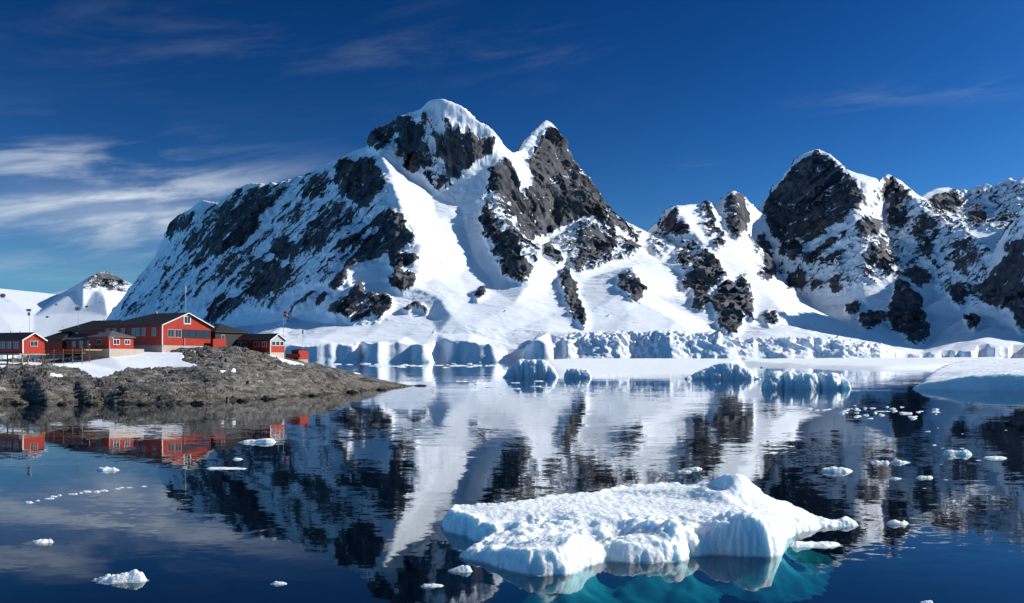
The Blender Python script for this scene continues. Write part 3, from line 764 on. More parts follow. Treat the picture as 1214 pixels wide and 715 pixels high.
# --- the big floe in front
front = [(524,622),(529,630),(540,632),(553,635),(566,641),(577,646),(565,651),(546,660),(560,664),(576,667),(592,672),(605,677),(625,681),(647,680.5),(668,680),(684,677),(694,671),(704,667),(724,664),
         (746,666),(770,666),(792,665),(809,664),(819,658),(835,657),(859,657.5),(885,659),(911,659.5),(925,657),(930,648),(931,639),(940,633),(952,630),(977,625),(992,624),(1016,622.5)]
def TY(px, py, Y): return ((px-HX)/F*Y, Y, H-(py-HY)*Y/F)
backg = [(1012,36.25),(998,36.4),(984,36.1),(960,36.7),(935,37.2),(912,37.8),(898,38.6),(880,39.0),(855,39.2),(836,39.4)]
backp = [(824,575.5,.85),(805,574,.8),(780,573.5,.8),(750,576,.8),(720,580,.75),
         (695,586,.75),(665,587,.75),(642,588,.8),(625,595,.65),(600,598,.65),(560,598,.65),(530,599,.6),(522,606,.55)]
outl = [W(*p) for p in front]+[((px-HX)/F*y, y) for px, y in backg]+[TP(*p)[:2] for p in backp]
ctrl = [TP(*p) for p in [(530,606,.55),(560,605,.68),(600,605,.68),(540,616,.6),(575,622,.6),(600,620,.66),(622,622,.62),(560,628,.45),(600,634,.3),(615,630,.22),(640,627,.4),(662,629,.28),(585,640,.25),
      (560,653,.10),(580,651,.18),(600,649,.25),(618,644,.42),(640,640,.62),(660,636,.72),(688,634,.85),(610,660,.5),(640,662,.5),(665,655,.55),(690,655,.5),(630,676,.25),(670,674,.25),
      (705,647,.18),(718,640,.35),(732,647,.15),(745,636,.5),(762,638,.38),(778,622,.8),(795,616,1.0),(812,622,.9),(800,640,.5),(770,650,.35),(750,655,.4),(790,648,.55),(806,652,.4),(720,656,.3),
      (828,628,.6),(845,620,.85),(868,612,1.05),(895,613,1.1),(915,614,1.0),(924,628,.8),(822,645,.2),(840,640,.45),(870,640,.7),(900,640,.75),
      (700,600,.78),(750,596,.85),(800,592,.86),(850,592,.9),(885,602,.95),(930,610,.7),(960,614,.48),(985,617,.3),(992,616,.35),(1004,617.5,.28),
      (660,605,.72),(720,615,.78),(680,618,.66),(740,618,.74),(650,590,.8),(720,583,.78),(790,577,.83),(850,596,.8),(880,600,.85)]]
ctrl += [TY(*p) for p in [(832,577,37),(838,571,36.7),(848,564.5,36.6),(859,559.5,36.5),(868,560,36.5),(878,557.5,36.4),(886,563.5,36.3),(893,573,36.2),(900,582,36.2),(905,590,36.3),(848,579,35.8),(866,577,35.7),(880,580,35.6),(892,588,35.6)]]
ctrl += [((px-HX)/F*y, y, z) for px, y, z in [(1013,36.0,.20),(1003,36.5,.22),(1000,35.8,.22),(986,36.4,.12),(986,35.7,.10),(975,35.6,.16),(965,36.6,.34),(950,35.0,.30),(936,34.0,.35),(930,32.5,.4),(1016,37.5,.15),(1016,34,.15),(990,38,.25),(985,33,.2),(840,38.4,1.0),(860,38.2,1.35),(880,38.1,1.35),(895,37.6,.9)]]
floe = ice_field('ice_floe', outl, ctrl, .03, M['ice'], 'large white ice floe with turquoise underside floating in the foreground', 'ice floe', edge=.36, rough=(.055, .24), hummock=(.20, .85, [W(590,655)+(1.6,), W(640,640)+(1.7,), W(715,655)+(2.0,), W(780,650)+(2.2,), W(870,652)+(1.6,)]),
                 wobble=.16, wscale=.9, seed=2, blue_low=.25, blue_steep=.08, submerged=(.5, .85), sub_outline=[W(*p) for p in front[:30]]+[G_(945,35.2),G_(915,36.5),G_(860,37.5),G_(700,38.5),G_(560,38)], skirt=.05)

# --- bergs and shelves in the middle distance
def berg(px, base, prof, depth, label, seed, edge, rough, name='iceberg', res=.3, scallop=0, wobble=.5, lean=None, blue=.9):
    """prof = (px, py of the skyline); the front stands on the water at `base`"""
    Y0 = wl(base); k = Y0/F
    x0, x1 = prof[0][0], prof[-1][0]
    L = [((x0-HX)*k, Y0), ((x1-HX)*k, Y0)]
    n = max(6, int((x1-x0)/4)); out = []
    rs = random.Random(seed*7+1); n = 80
    cuts = [0.0]
    while cuts[-1] < 1: cuts.append(cuts[-1]+rs.uniform(.10, .30))
    dips = [rs.uniform(.4, 1.3) for _ in cuts]
    for i in range(n+1):
        t = i/n; sx = L[0][0]+(L[1][0]-L[0][0])*t
        j = max(q for q in range(len(cuts)) if cuts[q] <= t+1e-9); j = min(j, len(cuts)-2)
        u = (t-cuts[j])/(cuts[j+1]-cuts[j])
        out.append((sx, Y0+(scallop*dips[j]*(abs(2*u-1)**3*1.2+.5*(j % 2)) if 0 < i < n else .4)))
    w = L[1][0]-L[0][0]
    out += [(L[1][0]-w*.02, Y0+depth*.6), (L[1][0]-w*.15, Y0+depth), (L[0][0]+w*.2, Y0+depth*.9), (L[0][0]+w*.04, Y0+depth*.5)]
    cl = []
    for x, y in prof:
        z = max(.25, H+(HY-y)*(Y0+depth*.3)/F)
        cl += [((x-HX)*k, Y0+depth*f, z*g) for f, g in ((0, .88), (.3, 1.0), (.7, .8), (1, .5))]
    return ice_field(name, out, cl, res, M['berg'], label, 'iceberg', edge=edge, rough=rough, seed=seed, wobble=wobble, wscale=8, blue_low=.2, blue_steep=blue*.7, skirt=1.0, disp=(.5, 1.5))
berg(628, 447.6, [(596,446),(600,441),(606,439),(611,430),(617,426),(628,427),(640,426.5),(649,428),(654,435),(659,438),(662,446)], 9,
     'jagged blue-shadowed iceberg at the left end of the flat snow shelf', 4, 1.5, (.8, 3.0), scallop=.9, res=.2)
berg(685, 448.3, [(669,441),(672,437.5),(685,437.5),(698,439),(701,442)], 6, 'small square-cut blue ice block in front of the flat snow shelf', 9, .9, (.35, 2.0), scallop=.15, res=.15)
berg(858, 449.6, [(812,448.6),(824,445),(838,439),(852,434),(864,431),(870,430),(876,432),(881,437),(888,436),(894,441),(899,446),(903,448)], 10,
     'wedge shaped iceberg rising to a broken peak at its right end', 6, 1.6, (1.1, 3.0), scallop=.6, res=.2)
berg(956, 461.2, [(903,458),(905,452),(910,447),(918,443),(930,441),(942,441.5),(948,445),(955,443),(965,444),(975,443),(985,445),(996,443),(1004,445),(1009,450),(1010,457)], 7,
     'long knobbly blue iceberg with scalloped front standing before the glacier', 11, 1.0, (.55, 1.8), res=.12, scallop=1.3, wobble=.6)

def shelf(name, outline, ctrl, res, label, edge, rough, seed, wob, ws, **kw):
    return ice_field(name, outline, ctrl, res, M['berg'], label, 'ice shelf', edge=edge, rough=rough, seed=seed, wobble=wob, wscale=ws, blue_low=kw.get('low', .1), blue_steep=kw.get('steep', .7), skirt=1.2, disp=kw.get('disp'))
def G(px, Y): return ((px-HX)/F*Y, Y)
shelf('ice_shelf', [G(652,352),G(690,349),(G(730,354)),G(770,357),G(812,352),G(838,332),G(858,420),G(880,800),G(880,1500),G(800,1700),G(680,1700),G(640,1200),G(642,600)],
      [(*G(660,352),.7),(*G(760,358),.7),(*G(835,335),.7),(*G(660,520),2.3),(*G(760,520),2.4),(*G(850,520),2.8),(*G(660,900),5.2),(*G(760,900),5.4),(*G(870,900),5.6),(*G(680,1700),8.8),(*G(860,1700),8.8)],
      4.0, 'broad flat snow shelf lying low on the water below the glacier', 3, (.55, 22), 3, 2, 30)
shelf('ice_shelf', [G(1084,203),G(1110,200),G(1140,196),G(1175,192),G(1214,190),G(1300,186),G(1330,260),G(1330,900),G(1190,1000),G(1142,640),G(1118,400),G(1098,270)],
      [(*G(1088,205),.5),(*G(1112,205),1.2),(*G(1136,203),1.6),(*G(1138,199),2.4),(*G(1162,197),2.9),(*G(1214,193),3.0),(*G(1300,190),3.2),(*G(1100,270),2.2),(*G(1150,240),3.3),(*G(1214,240),3.5),(*G(1125,400),3.9),
       (*G(1214,400),4.6),(*G(1300,400),4.8),(*G(1150,640),5.2),(*G(1250,800),7.2)],
      .7, 'rounded snow shelf with a low blue bluff reaching the water on the right', 1.6, (.6, 11), 5, 1.6, 7, steep=.6, disp=(.35, 3.0))
shelf('ice_shelf', [G(872,1500),G(905,1150),G(950,900),G(1000,720),G(1046,640),G(1090,690),G(1125,760),G(1165,1000),G(1190,1500),G(1190,2250),G(1000,2300),G(880,2250)],
      [(*G(900,1200),2.5),(*G(1000,740),1.2),(*G(1050,660),1.0),(*G(1120,780),2.0),(*G(1000,1100),3.6),(*G(1100,1100),4.0),(*G(900,2200),8.5),(*G(1050,2200),10),(*G(1180,2200),12)],
      7.0, 'wide broken apron of brash and snow at the foot of the right mountains', 6, (2.4, 45), 8, 10, 60, low=.4)

# --- drifting pieces
def chunk(px, py, w, h, label, seed, group=None, name='ice_chunk', res=None, rag=.35):
    Y = wl(py); k = Y/F; w *= k; h *= k*.58
    rnd = random.Random(seed); n = 11; dp = max(w*.34, h*1.2)
    out = []
    for i in range(n):
        a = 2*math.pi*i/n; r = 1+rnd.uniform(-rag, rag*.6)
        out.append(((px-HX)*k+math.cos(a)*w/2*r, Y+dp/2+math.sin(a)*dp/2*r))
    c = [((px-HX)*k+rnd.uniform(-.4, .4)*w, Y+dp/2+rnd.uniform(-.3, .3)*dp, h*rnd.choice((.35, .6, 1.05))) for _ in range(5)]
    ob = ice_field(name, out, c, res or max(w/46, .012), M['ice'], label, 'ice chunk', edge=max(h*.7, w*.05), rough=(h*.5, w*.13), seed=seed % 97, wobble=w*.05, wscale=w*.25, blue_low=.12, blue_steep=.2, skirt=h*.15, group=group, disp=(h*.35, w*.08))
    return ob
for a in [
    (139,690,62,17,'lumpy white ice chunk floating nearest the lower left corner'),
    (45,644,30,6,'two-humped flat ice chunk at the far left of the open water'),
    (331,693,21,5,'thin ice sliver alone in the dark water left of the floe'),
    (305,525,42,6,'flat white ice chunk with a small bump off the headland gable reflection'),
    (266,556.5,50,3,'long thin ice streak lying below the red house reflection'),
    (281,545,13,3,'tiny ice piece between the bumpy chunk and the long thin streak'),
    (547,678,34,9,'peaked ice chunk just off the left tongue of the big floe'),
    (513,696,27,5,'low flat ice chunk below the peaked one beside the big floe'),
    (969,649,70,9,'long narrow ice ledge trailing from the right side of the big floe'),
    (994,560,42,10,'dumbbell shaped ice chunk right of the big floe peak'),
    (1044,549.5,24,7,'left half of the pair of low ice chunks in dark water'),
    (1068,549,22,5,'right half of the pair of low ice chunks in dark water'),
    (1138,539.5,33,8,'spiky star shaped ice chunk off the right snow shelf'),
    (1182,544,30,4,'thin flat ice sliver right of the spiky star shaped chunk'),
    (1098,567,24,5,'low ice chunk with a knob at its left end'),
    (1062,568,14,2.5,'very thin ice sliver left of the low knobbed chunk'),
    (1067,622,28,7,'oval ice chunk right of the floe tip'),
    (1099,716,16,6,'ice chunk cut by the bottom edge of the picture'),
    (822,557,24,4,'flat ice piece in the reflection behind the floe peak, upper one'),
    (811,560,17,4,'flat ice piece in the reflection behind the floe peak, lower one'),
    (124,558,26,6,'slanting ice piece on the blue water left of the house reflection'),
    (905,436,8,3.5,'small white growler beside the wedge shaped iceberg'),
    (537,432.8,9,4.5,'small white growler against the far ice cliffs'),
]:
    chunk(*a, seed=int(a[0]*3+a[1]))
rb = random.Random(5)
for i in range(14):
    t = i/13; x = 32+t*135+rb.uniform(-4, 4); y = 596-19*t**.75+rb.uniform(-.8, .8)
    chunk(x, y, rb.uniform(5, 13), rb.uniform(1.2, 3), 'small white ice bit in the curved string drifting on the left water', 300+i, 'ice bits in the curved string', 'ice_fragment', res=.02)
for i in range(36):
    x = 1052+rb.gauss(0, 30); y = 489+rb.gauss(0, 3.2)
    x = min(max(x, 975), 1110); y = min(max(y, 481), 498)
    chunk(x, y, rb.uniform(4, 15)*(1.4 if i < 8 else .7), rb.uniform(1.0, 3.2), 'white ice bit in the dense brash patch in front of the right snow shelf', 400+i, 'ice bits in the dense brash patch', 'ice_fragment', res=.05)
for i in range(16):
    x = rb.uniform(925, 1020); y = 487+rb.uniform(-2.5, 3)
    chunk(x, y, rb.uniform(3, 9), rb.uniform(.7, 1.6), 'tiny ice bit in the thin line left of the dense brash patch', 500+i, 'ice bits in the thin line', 'ice_fragment', res=.05)
for i in range(34):
    x = rb.uniform(385, 605); y = 431.5+abs(rb.gauss(0, 3.2))
    if x < 500 and y > 437: y = 433.5
    chunk(x, y, rb.uniform(4, 20), rb.uniform(.8, 2.0), 'ice bit on the far water in front of the ice cliffs', 600+i, 'ice bits below the far ice cliffs', 'ice_fragment', res=wl(y)/F*.7)
for i in range(12):
    x = rb.uniform(540, 660); y = rb.uniform(449, 470)
    chunk(x, y, rb.uniform(4, 16), rb.uniform(.6, 1.4), 'thin ice bit on the bright reflection in front of the blue iceberg', 700+i, 'ice bits on the bright reflection', 'ice_fragment', res=.06)
for i in range(16):
    x = rb.uniform(1090, 1200); y = rb.uniform(505, 600)
    chunk(x, y, rb.uniform(2, 7), rb.uniform(.7, 1.8), 'tiny ice bit scattered over the dark water on the right', 800+i, 'ice bits scattered on the right', 'ice_fragment', res=.03)

# ================================================================== STATION
TH = R(26.5)
RZ = math.pi/2-TH
def window(parent, plane, a, z, w, h, frame, mull=1, fr=.10):
    """plane 'x' = long wall (x = 0), 'y' = gable wall (y = 0); a = coordinate along it"""
    f = MB(); p = MB()
    def bx(m, a0, z0, a1, z1, o0, o1):
        if plane == 'y': m.box(a0, -o1, z0, a1, -o0, z1)
        else: m.box(-o1, a0, z0, -o0, a1, z1)
    bx(f, a-w/2-fr, z-h/2-fr, a+w/2+fr, z-h/2, .003, .08); bx(f, a-w/2-fr, z+h/2, a+w/2+fr, z+h/2+fr, .003, .08)
    bx(f, a-w/2-fr, z-h/2, a-w/2, z+h/2, .003, .08); bx(f, a+w/2, z-h/2, a+w/2+fr, z+h/2, .003, .08)
    for i in range(mull):
        c = a-w/2+w*(i+1)/(mull+1); bx(f, c-.035, z-h/2, c+.035, z+h/2, .03, .07)
    bx(p, a-w/2, z-h/2, a+w/2, z+h/2, .004, .025)
    fo = f.build('window', frame, parent); p.build('pane', M['glass'], fo)

def house(name, label, cat, X, Y, w, L, z0, ze, zr, wall, roof, found=None, fz=None, hip=0, hipfront=0, trim=None, over=.45, group=None, gable_mat=None):
    """corner at (X, Y); w along the gable, L along the ridge; z0 floor, ze eaves, zr ridge"""
    r = empty(name, (X, Y, 0), RZ, label, cat, group)
    b = MB(); m = w/2
    fv = 0 if not hipfront else None
    P = [(0,0,z0),(w,0,z0),(w,L,z0),(0,L,z0),(0,0,ze),(w,0,ze),(w,L,ze),(0,L,ze)]
    if hipfront or hip:
        pass
    faces = [(3,2,1,0),(0,3,7,4),(1,5,6,2)]
    if not hipfront: P.append((m,0,zr)); faces.append((0,4,8,5,1))
    else: faces.append((0,4,5,1)); P.append((m,hipfront,zr))
    if not hip: P.append((m,L,zr)); faces.append((3,2,6,9,7))
    else: faces.append((3,2,6,7)); P.append((m,L-hip,zr))
    faces += [(4,7,9,8),(5,8,9,6)]
    if hipfront: faces.append((4,8,5))
    if hip: faces.append((6,9,7))
    # keep the body a few centimetres under the roof sheets
    P = [(x, y, z-(.05 if i > 7 else 0)) for i, (x, y, z) in enumerate(P)]
    b.poly(P, faces).build('wall', wall, r)
    sl = (zr-ze)/m; e = over; th = .14
    rf = MB()
    y0 = -e; y1 = L+e
    zl = ze-sl*e+.04; zt = zr+.04
    ra = hipfront if hipfront else y0; rb_ = L-hip if hip else y1
    def slab(q):
        n = len(q); rf.poly(q+[(x, y, z+th) for x, y, z in q], [tuple(range(n))[::-1], tuple(range(n, 2*n))]+[(i, (i+1) % n, n+(i+1) % n, n+i) for i in range(n)])
    slab([(-e,y0,zl),(-e,y1,zl),(m,rb_,zt),(m,ra,zt)])
    slab([(w+e,y1,zl),(w+e,y0,zl),(m,ra,zt),(m,rb_,zt)])
    if hip: slab([(-e,y1,zl),(w+e,y1,zl),(m,rb_,zt)])
    if hipfront: slab([(w+e,y0,zl),(-e,y0,zl),(m,ra,zt)])
    ro = rf.build('roof', roof, r)
    if trim and not hipfront:
        tr = MB()
        tr.bar((-e-.03,y0-.05,zl+.02),(m,y0-.05,zt+.02),.10,.20); tr.bar((w+e+.03,y0-.05,zl+.02),(m,y0-.05,zt+.02),.10,.20)
        tr.build('rake_board', trim, r)
        tr = MB(); tr.box(-.06,-.06,z0+.02,.16,.004-.006,ze-.1); tr.build('corner_board', trim, r)
    if found:
        f = MB(); f.box(.05,.05,fz,w-.05,L-.05,z0-.003); f.build('foundation', found, r)
    return r, ro

# main house
main, mroof = house('red_house', 'largest red house with black roof, white gable trim and dark window band', 'house', -67.6, 190, 13, 16, 8.93, 12.84, 15.3, M['red'], M['roof'], M['stone'], 5.8, hip=7, trim=M['white'])
window(main, 'y', 6.5, 14.0, 1.5, 1.3, M['white'], 1, .22)
for a in (2.2, 4.1): window(main, 'y', a, 11.25, 1.5, 1.4, M['greytrim'], 1)
for a in (6.2, 8.1, 10.0, 11.9): window(main, 'y', a, 11.25, 1.68, 1.5, M['dark'], 0)
for a in (2.1, 4.9, 6.5, 7.6, 10.5, 12.8, 14.6): window(main, 'x', a, 11.5, .95, 1.45, M['greytrim'], 1)
MB().tube((5.7,-.14,8.95),(5.7,-.14,10.4),.06).build('downpipe', M['white'], main)
MB().box(-.03,.4,8.55,-.006,15.6,8.9).build('plinth_band', M['greystone'], main)
b = MB(); b.box(12.2,-1.4,8.7,16.0,-1.25,10.35); b.box(12.2,-1.4,8.5,16.0,-.01,8.69); b.build('balcony', M['red'], main)
MB().tube((7,8.8,15.2),(7,8.8,16.1),.16).build('chimney', M['metal'], mroof)
# dark annex on the right
an, _ = house('dark_annex', 'black timber annex with hipped roof behind the right end of the red gable', 'house', -61.4, 203.5, 9.5, 7, 8.9, 11.9, 13.6, M['dark'], M['roof'], M['greystone'], 6.2, hip=2.5, hipfront=3)
window(an, 'y', 2.2, 10.7, .9, 1.0, M['greytrim'], 0)
MB().box(6.6,-.05,9.0,7.6,-.006,11.0).build('door', M['dark'], an)
# left wing with lean-to
wing, wroof = house('red_wing', 'dark red two-storey wing with hipped black roof behind the small porch', 'house', -81.5, 198, 9, 13.4, 7.3, 12.1, 14.1, M['red'], M['roof'], None, None, hip=4, hipfront=.6)
for a in (1.9, 8.6, 11.8): window(wing, 'x', a, 11.1, .95, 1.1, M['greytrim'], 1)
b = MB(); b.poly([(-3.0,-.6,10.1),(-3.0,10.2,10.1),(-.1,10.2,11.3),(-.1,-.6,11.3),(-3.0,-.6,10.2),(-3.0,10.2,10.2),(-.1,10.2,11.4),(-.1,-.6,11.4)], [(3,2,1,0),(4,5,6,7),(0,1,5,4),(1,2,6,5),(2,3,7,6),(3,0,4,7)])
b.build('lean_to_roof', M['roofgrey'], wing)
MB().box(-2.6,-.4,7.3,-.05,9.9,10.05).build('lean_to_wall', M['red'], wing)
for a in (2.0, 4.3, 6.4, 8.6):
    f = MB(); p = MB()
    f.box(-2.68,a-.55,8.55,-2.61,a+.55,8.65); f.box(-2.68,a-.55,9.75,-2.61,a+.55,9.87); f.box(-2.68,a-.55,8.65,-2.61,a-.45,9.75); f.box(-2.68,a+.45,8.65,-2.61,a+.55,9.75); f.box(-2.66,a-.03,8.65,-2.61,a+.03,9.75)
    p.box(-2.63,a-.45,8.65,-2.605,a+.45,9.75)
    fo = f.build('window', M['white'] if a < 5 else M['greytrim'], wing); p.build('pane', M['glass'], fo)
MB().tube((4.5,6,14),(4.5,6,14.7),.14).build('chimney', M['metal'], wroof)
# porch
po, _ = house('red_porch', 'small bright red porch with grey hipped roof on a pale stone terrace', 'porch', -73.6, 179.5, 5.7, 5.2, 8.1, 10.25, 11.3, M['red'], M['roofgrey'], None, None, hip=2.4, hipfront=2.4, over=.35)
window(po, 'y', 1.7, 9.35, 1.3, .85, M['white'], 1); window(po, 'y', 4.2, 9.35, 1.1, .75, M['white'], 1); window(po, 'x', 2.5, 9.3, 1.1, .9, M['greytrim'], 1)
tt = empty('stone_terrace', (-73.6, 179.5, 0), RZ, 'pale stone terrace under the small red porch, half buried in snow', 'terrace')
MB().box(-.5,-.7,5.2,7.6,6,8.08).build('retaining_wall', M['stone'], tt)
MB().box(-4.6,.8,7.72,-.52,6,7.98).build('paving', M['wood'], tt)
# left cabin on stilts
cab, croof = house('red_cabin', 'small red cabin on stilts at the left edge with white trimmed gable', 'cabin', -83.6, 168, 4.3, 13, 7.15, 9.45, 10.65, M['red'], M['roof'], None, None, trim=M['white'], over=.3)
window(cab, 'y', 2.15, 8.85, 1.35, .75, M['greytrim'], 1)
for a in (1.6, 3.4, 5.0, 7.2): window(cab, 'x', a, 8.6, 1.0, 1.0, M['greytrim'], 1)
for a in (3.5, 5.9): MB().tube((2.15,a,10.5),(2.15,a,11.1),.10).build('chimney', M['metal'], croof)
MB().box(-.9,-.35,6.9,4.9,13,7.12).build('floor_deck', M['wood'], cab)
for (a, c) in ((.1,.2),(4.1,.2),(.1,4),(4.1,4),(.1,8),(4.1,8)): MB().box(a-.09,c-.09,4.2,a+.09,c+.09,6.88).build('stilt', M['wood'], cab)
# hut behind the cabin
h2, _ = house('dark_hut', 'low hut with black roof and white framed window between cabin and wing', 'hut', -91, 199, 6, 6.5, 7.0, 10.2, 11.6, M['red'], M['roof'], M['greystone'], 5.0, hip=2, hipfront=1.5)
window(h2, 'y', 2.0, 8.8, 1.2, 1.3, M['white'], 1); window(h2, 'y', 4.2, 8.6, .9, 1.0, M['white'], 0)
# right cabin
rc, rroof = house('red_cabin', 'low red cabin with black roof and pale glazed gable at the right of the station', 'cabin', -50.4, 205, 4.6, 10.5, 7.65, 10.2, 11.45, M['red'], M['roof'], M['stone'], 5.2, trim=M['white'], over=.3)
b = MB(); b.poly([(.12,-.03,9.1),(4.48,-.03,9.1),(4.48,-.03,10.1),(2.3,-.03,11.28),(.12,-.03,10.1),(.12,-.006,9.1),(4.48,-.006,9.1),(4.48,-.006,10.1),(2.3,-.006,11.28),(.12,-.006,10.1)],
                 [(4,3,2,1,0),(5,6,7,8,9)]+[(i,(i+1)%5,5+(i+1)%5,5+i) for i in range(5)]); b.build('gable_cladding', M['greytrim'], rc)
for a in (1.0, 2.3, 3.6):
    f = MB(); p = MB(); f.box(a-.6,-.09,9.0,a+.6,-.035,9.1); f.box(a-.6,-.09,9.9,a+.6,-.035,10.0); f.box(a-.6,-.09,9.1,a-.5,-.035,9.9); f.box(a+.5,-.09,9.1,a+.6,-.035,9.9)
    p.box(a-.5,-.06,9.1,a+.5,-.034,9.9); fo = f.build('window', M['white'], rc); p.build('pane', M['glass'], fo)
for a, m_ in ((1.5,'white'),(3.6,'greytrim'),(5.5,'dark'),(7.1,'greytrim'),(8.6,'white')): window(rc, 'x', a, 9.3, 1.1, .95, M[m_], 1)
for a in (6.8, 7.8): MB().tube((2.0,a,11.2),(2.0,a,11.9),.12).build('chimney', M['roof'], rroof)
# red shed at the far right of the rock
x, y, _z = at(354, 424, 214)
sh, _ = house('red_shed', 'tiny red shed with dark side wall at the right end of the station', 'shed', x, y, 3.4, 1.9, 6.2, 8.0, 8.25, M['red'], M['dark'], M['stone'], 4.2, over=.08)
MB().box(-.04,.12,6.3,-.006,1.8,7.85).build('door', M['dark'], sh)
x, y, _z = at(339, 422, 212)
fn = empty('low_red_fence', (x, y, 0), R(8), 'low red board fence between the right cabin and the tiny shed', 'fence')
MB().box(0,0,6.55,3.0,.06,7.35).build('board_panel', M['red'], fn)
for a in (.05, 1.5, 2.95): MB().box(a-.06,.065,4.6,a+.06,.18,7.4).build('post', M['wood'], fn)

# boardwalk from cabin to terrace
x, y, _z = at(53, 420, 172)
bw = empty('boardwalk', (x, y, 0), R(4), 'timber boardwalk with red rail between the stilted cabin and the wing', 'boardwalk')
b = MB()
for i in range(24): b.box(i*.27,0,6.92+i*.012,i*.27+.25,1.4,6.98+i*.012)
b.build('deck', M['wood'], bw)
b = MB(); b.bar((0,0,7.65),(6.4,0,7.95),.08,.16); b.bar((0,0,7.25),(6.4,0,7.55),.06,.22); b.build('rail', M['red'], bw)
for i in range(5): MB().box(i*1.6-.06,-.14,4.4,i*1.6+.06,-.045,7.75+i*.075).build('post', M['wood'], bw)

def mast(px, ytop, Y, r, label, name='antenna_mast', mat='metal', zb=None, cat='mast', guys=False):
    p = at(px, ytop, Y); z0 = ground(p.x, Y)-.3 if zb is None else zb
    o = empty(name, (p.x, Y, 0), 0, label, cat)
    MB().tube((0,0,z0),(0,0,p.z),r,r*.7).build('pole', M[mat], o)
    return o, p.z, z0
o, zt, zb_ = mast(35, 366, 186, .05, 'tall thin mast with box head rising behind the left cabin')
MB().box(-.5,-.2,zt-.5,.35,.2,zt-.05).build('antenna_head', M['greytrim'], o); MB().box(-.3,-.12,zt-1.3,.15,.12,zt-.7).build('antenna_box', M['greytrim'], o)
o, zt, _ = mast(93, 363, 204, .045, 'thin grey mast rising above the wing roof')
b = MB(); b.bar((-.5,0,zt-.4),(.5,0,zt-.4),.06,.06); b.bar((-.35,0,zt-.9),(.35,0,zt-.9),.06,.06); b.build('crossarm', M['metal'], o)
o, zt, _ = mast(220, 336, 201, .05, 'tallest white whip antenna behind the red gable peak', mat='white')
MB().tube((0,0,zt-2.0),(0,0,zt-.6),.12).build('sleeve', M['white'], o)
b = MB(); b.bar((0,0,zt-2.2),(-2.3,1,15.3),.03,.03); b.build('stay', M['metal'], o)
o, zt, _ = mast(330, 385, 211, .04, 'thin short mast beside the gable of the right cabin')
MB().bar((-.3,0,zt-.4),(.3,0,zt-.4),.05,.05).build('crossarm', M['metal'], o)
o, zt, _ = mast(359, 390, 218, .05, 'short white marker mast standing beyond the tiny shed', mat='white')
MB().box(-.14,-.14,zt-1.1,.22,.14,zt-.2).build('marker_board', M['white'], o)
o, zt, _ = mast(336, 368, 216, .045, 'flagpole with a red and white flag behind the right cabin', name='flagpole', cat='flagpole')
def flag(z0, z1, mat, nm):
    v = []; n = 10
    for i in range(n+1):
        xx = .03+1.25*i/n; yy = .12*math.sin(i*.9); dz = -.6*(i/n)**1.3
        v += [(xx, yy-.012, z0+dz), (xx, yy-.012, z1+dz), (xx, yy+.012, z1+dz), (xx, yy+.012, z0+dz)]
    f = []
    for i in range(n):
        a = i*4; c = a+4
        f += [(a, c, c+1, a+1), (a+1, c+1, c+2, a+2), (a+2, c+2, c+3, a+3), (a+3, c+3, c, a)]
    f += [(0,1,2,3), (n*4+3, n*4+2, n*4+1, n*4)]
    return MB().poly(v, f).build(nm, M[mat], o)
flag(zt-1.3, zt-.9, 'flagred', 'flag_stripe'); flag(zt-.897, zt-.5, 'flagwhite', 'flag_stripe'); flag(zt-.497, zt-.1, 'flagred', 'flag_stripe')
o, zt, _ = mast(130, 400.5, 176, .06, 'short white lamp post at the corner of the small porch', name='lamp_post', mat='white', cat='lamp post')
MB().box(-.1,-.12,zt-.12,.6,.12,zt+.08).build('lamp_head', M['white'], o)
o, zt, zb_ = mast(106, 409, 176, .09, 'orange-red post standing on the snow left of the porch', name='marker_post', mat='red', cat='post')
MB().tube((0,0,zt),(0,0,zt+.15),.12).build('cap', M['white'], o)
x, y, z = at(98, 413.5, 184)
o = empty('yellow_drum', (x, y, z-.45), 0, 'small yellow drum in the shade below the lean-to windows', 'drum')
MB().tube((0,0,0),(0,0,.85),.3,.3,14).build('body', M['yellow'], o)
MB().tube((0,0,.853),(0,0,.91),.31,.31,14).build('lid', M['yellow'], o)

# ================================================================== SKY, SUN, CAMERA
SUN_AZ, SUN_EL = R(79), R(29)                   # clockwise from +Y
wd = bpy.data.worlds.new('World'); sc.world = wd; wd.use_nodes = True
nt = wd.node_tree; nt.nodes.clear()
def wn(t, **kw):
    x = nt.nodes.new('ShaderNode'+t)
    for k, v in kw.items(): setattr(x, k, v)
    return x
def wm(op, a, b=0.0, clamp=False):
    x = wn('Math', operation=op, use_clamp=clamp)
    for i, v in enumerate((a, b)):
        if isinstance(v, (int, float)): x.inputs[i].default_value = v
        else: nt.links.new(v, x.inputs[i])
    return x.outputs[0]
skyt = wn('TexSky', sky_type='NISHITA'); skyt.sun_disc = False
skyt.sun_elevation = SUN_EL; skyt.sun_rotation = SUN_AZ
skyt.altitude = 1500; skyt.air_density = 1.0; skyt.dust_density = 0.0; skyt.ozone_density = 3.0
hs = wn('HueSaturation'); hs.inputs['Saturation'].default_value = 1.08; 
gm = wn('Gamma'); gm.inputs[1].default_value = 2.0; nt.links.new(skyt.outputs[0], gm.inputs[0])
hs.inputs['Value'].default_value = .092; nt.links.new(gm.outputs[0], hs.inputs['Color'])
sd = wn('VectorMath', operation='DOT_PRODUCT'); nt.links.new(wn('TexCoord').outputs['Generated'], sd.inputs[0])
sd.inputs[1].default_value = (math.cos(SUN_EL)*math.sin(SUN_AZ), math.cos(SUN_EL)*math.cos(SUN_AZ), math.sin(SUN_EL))
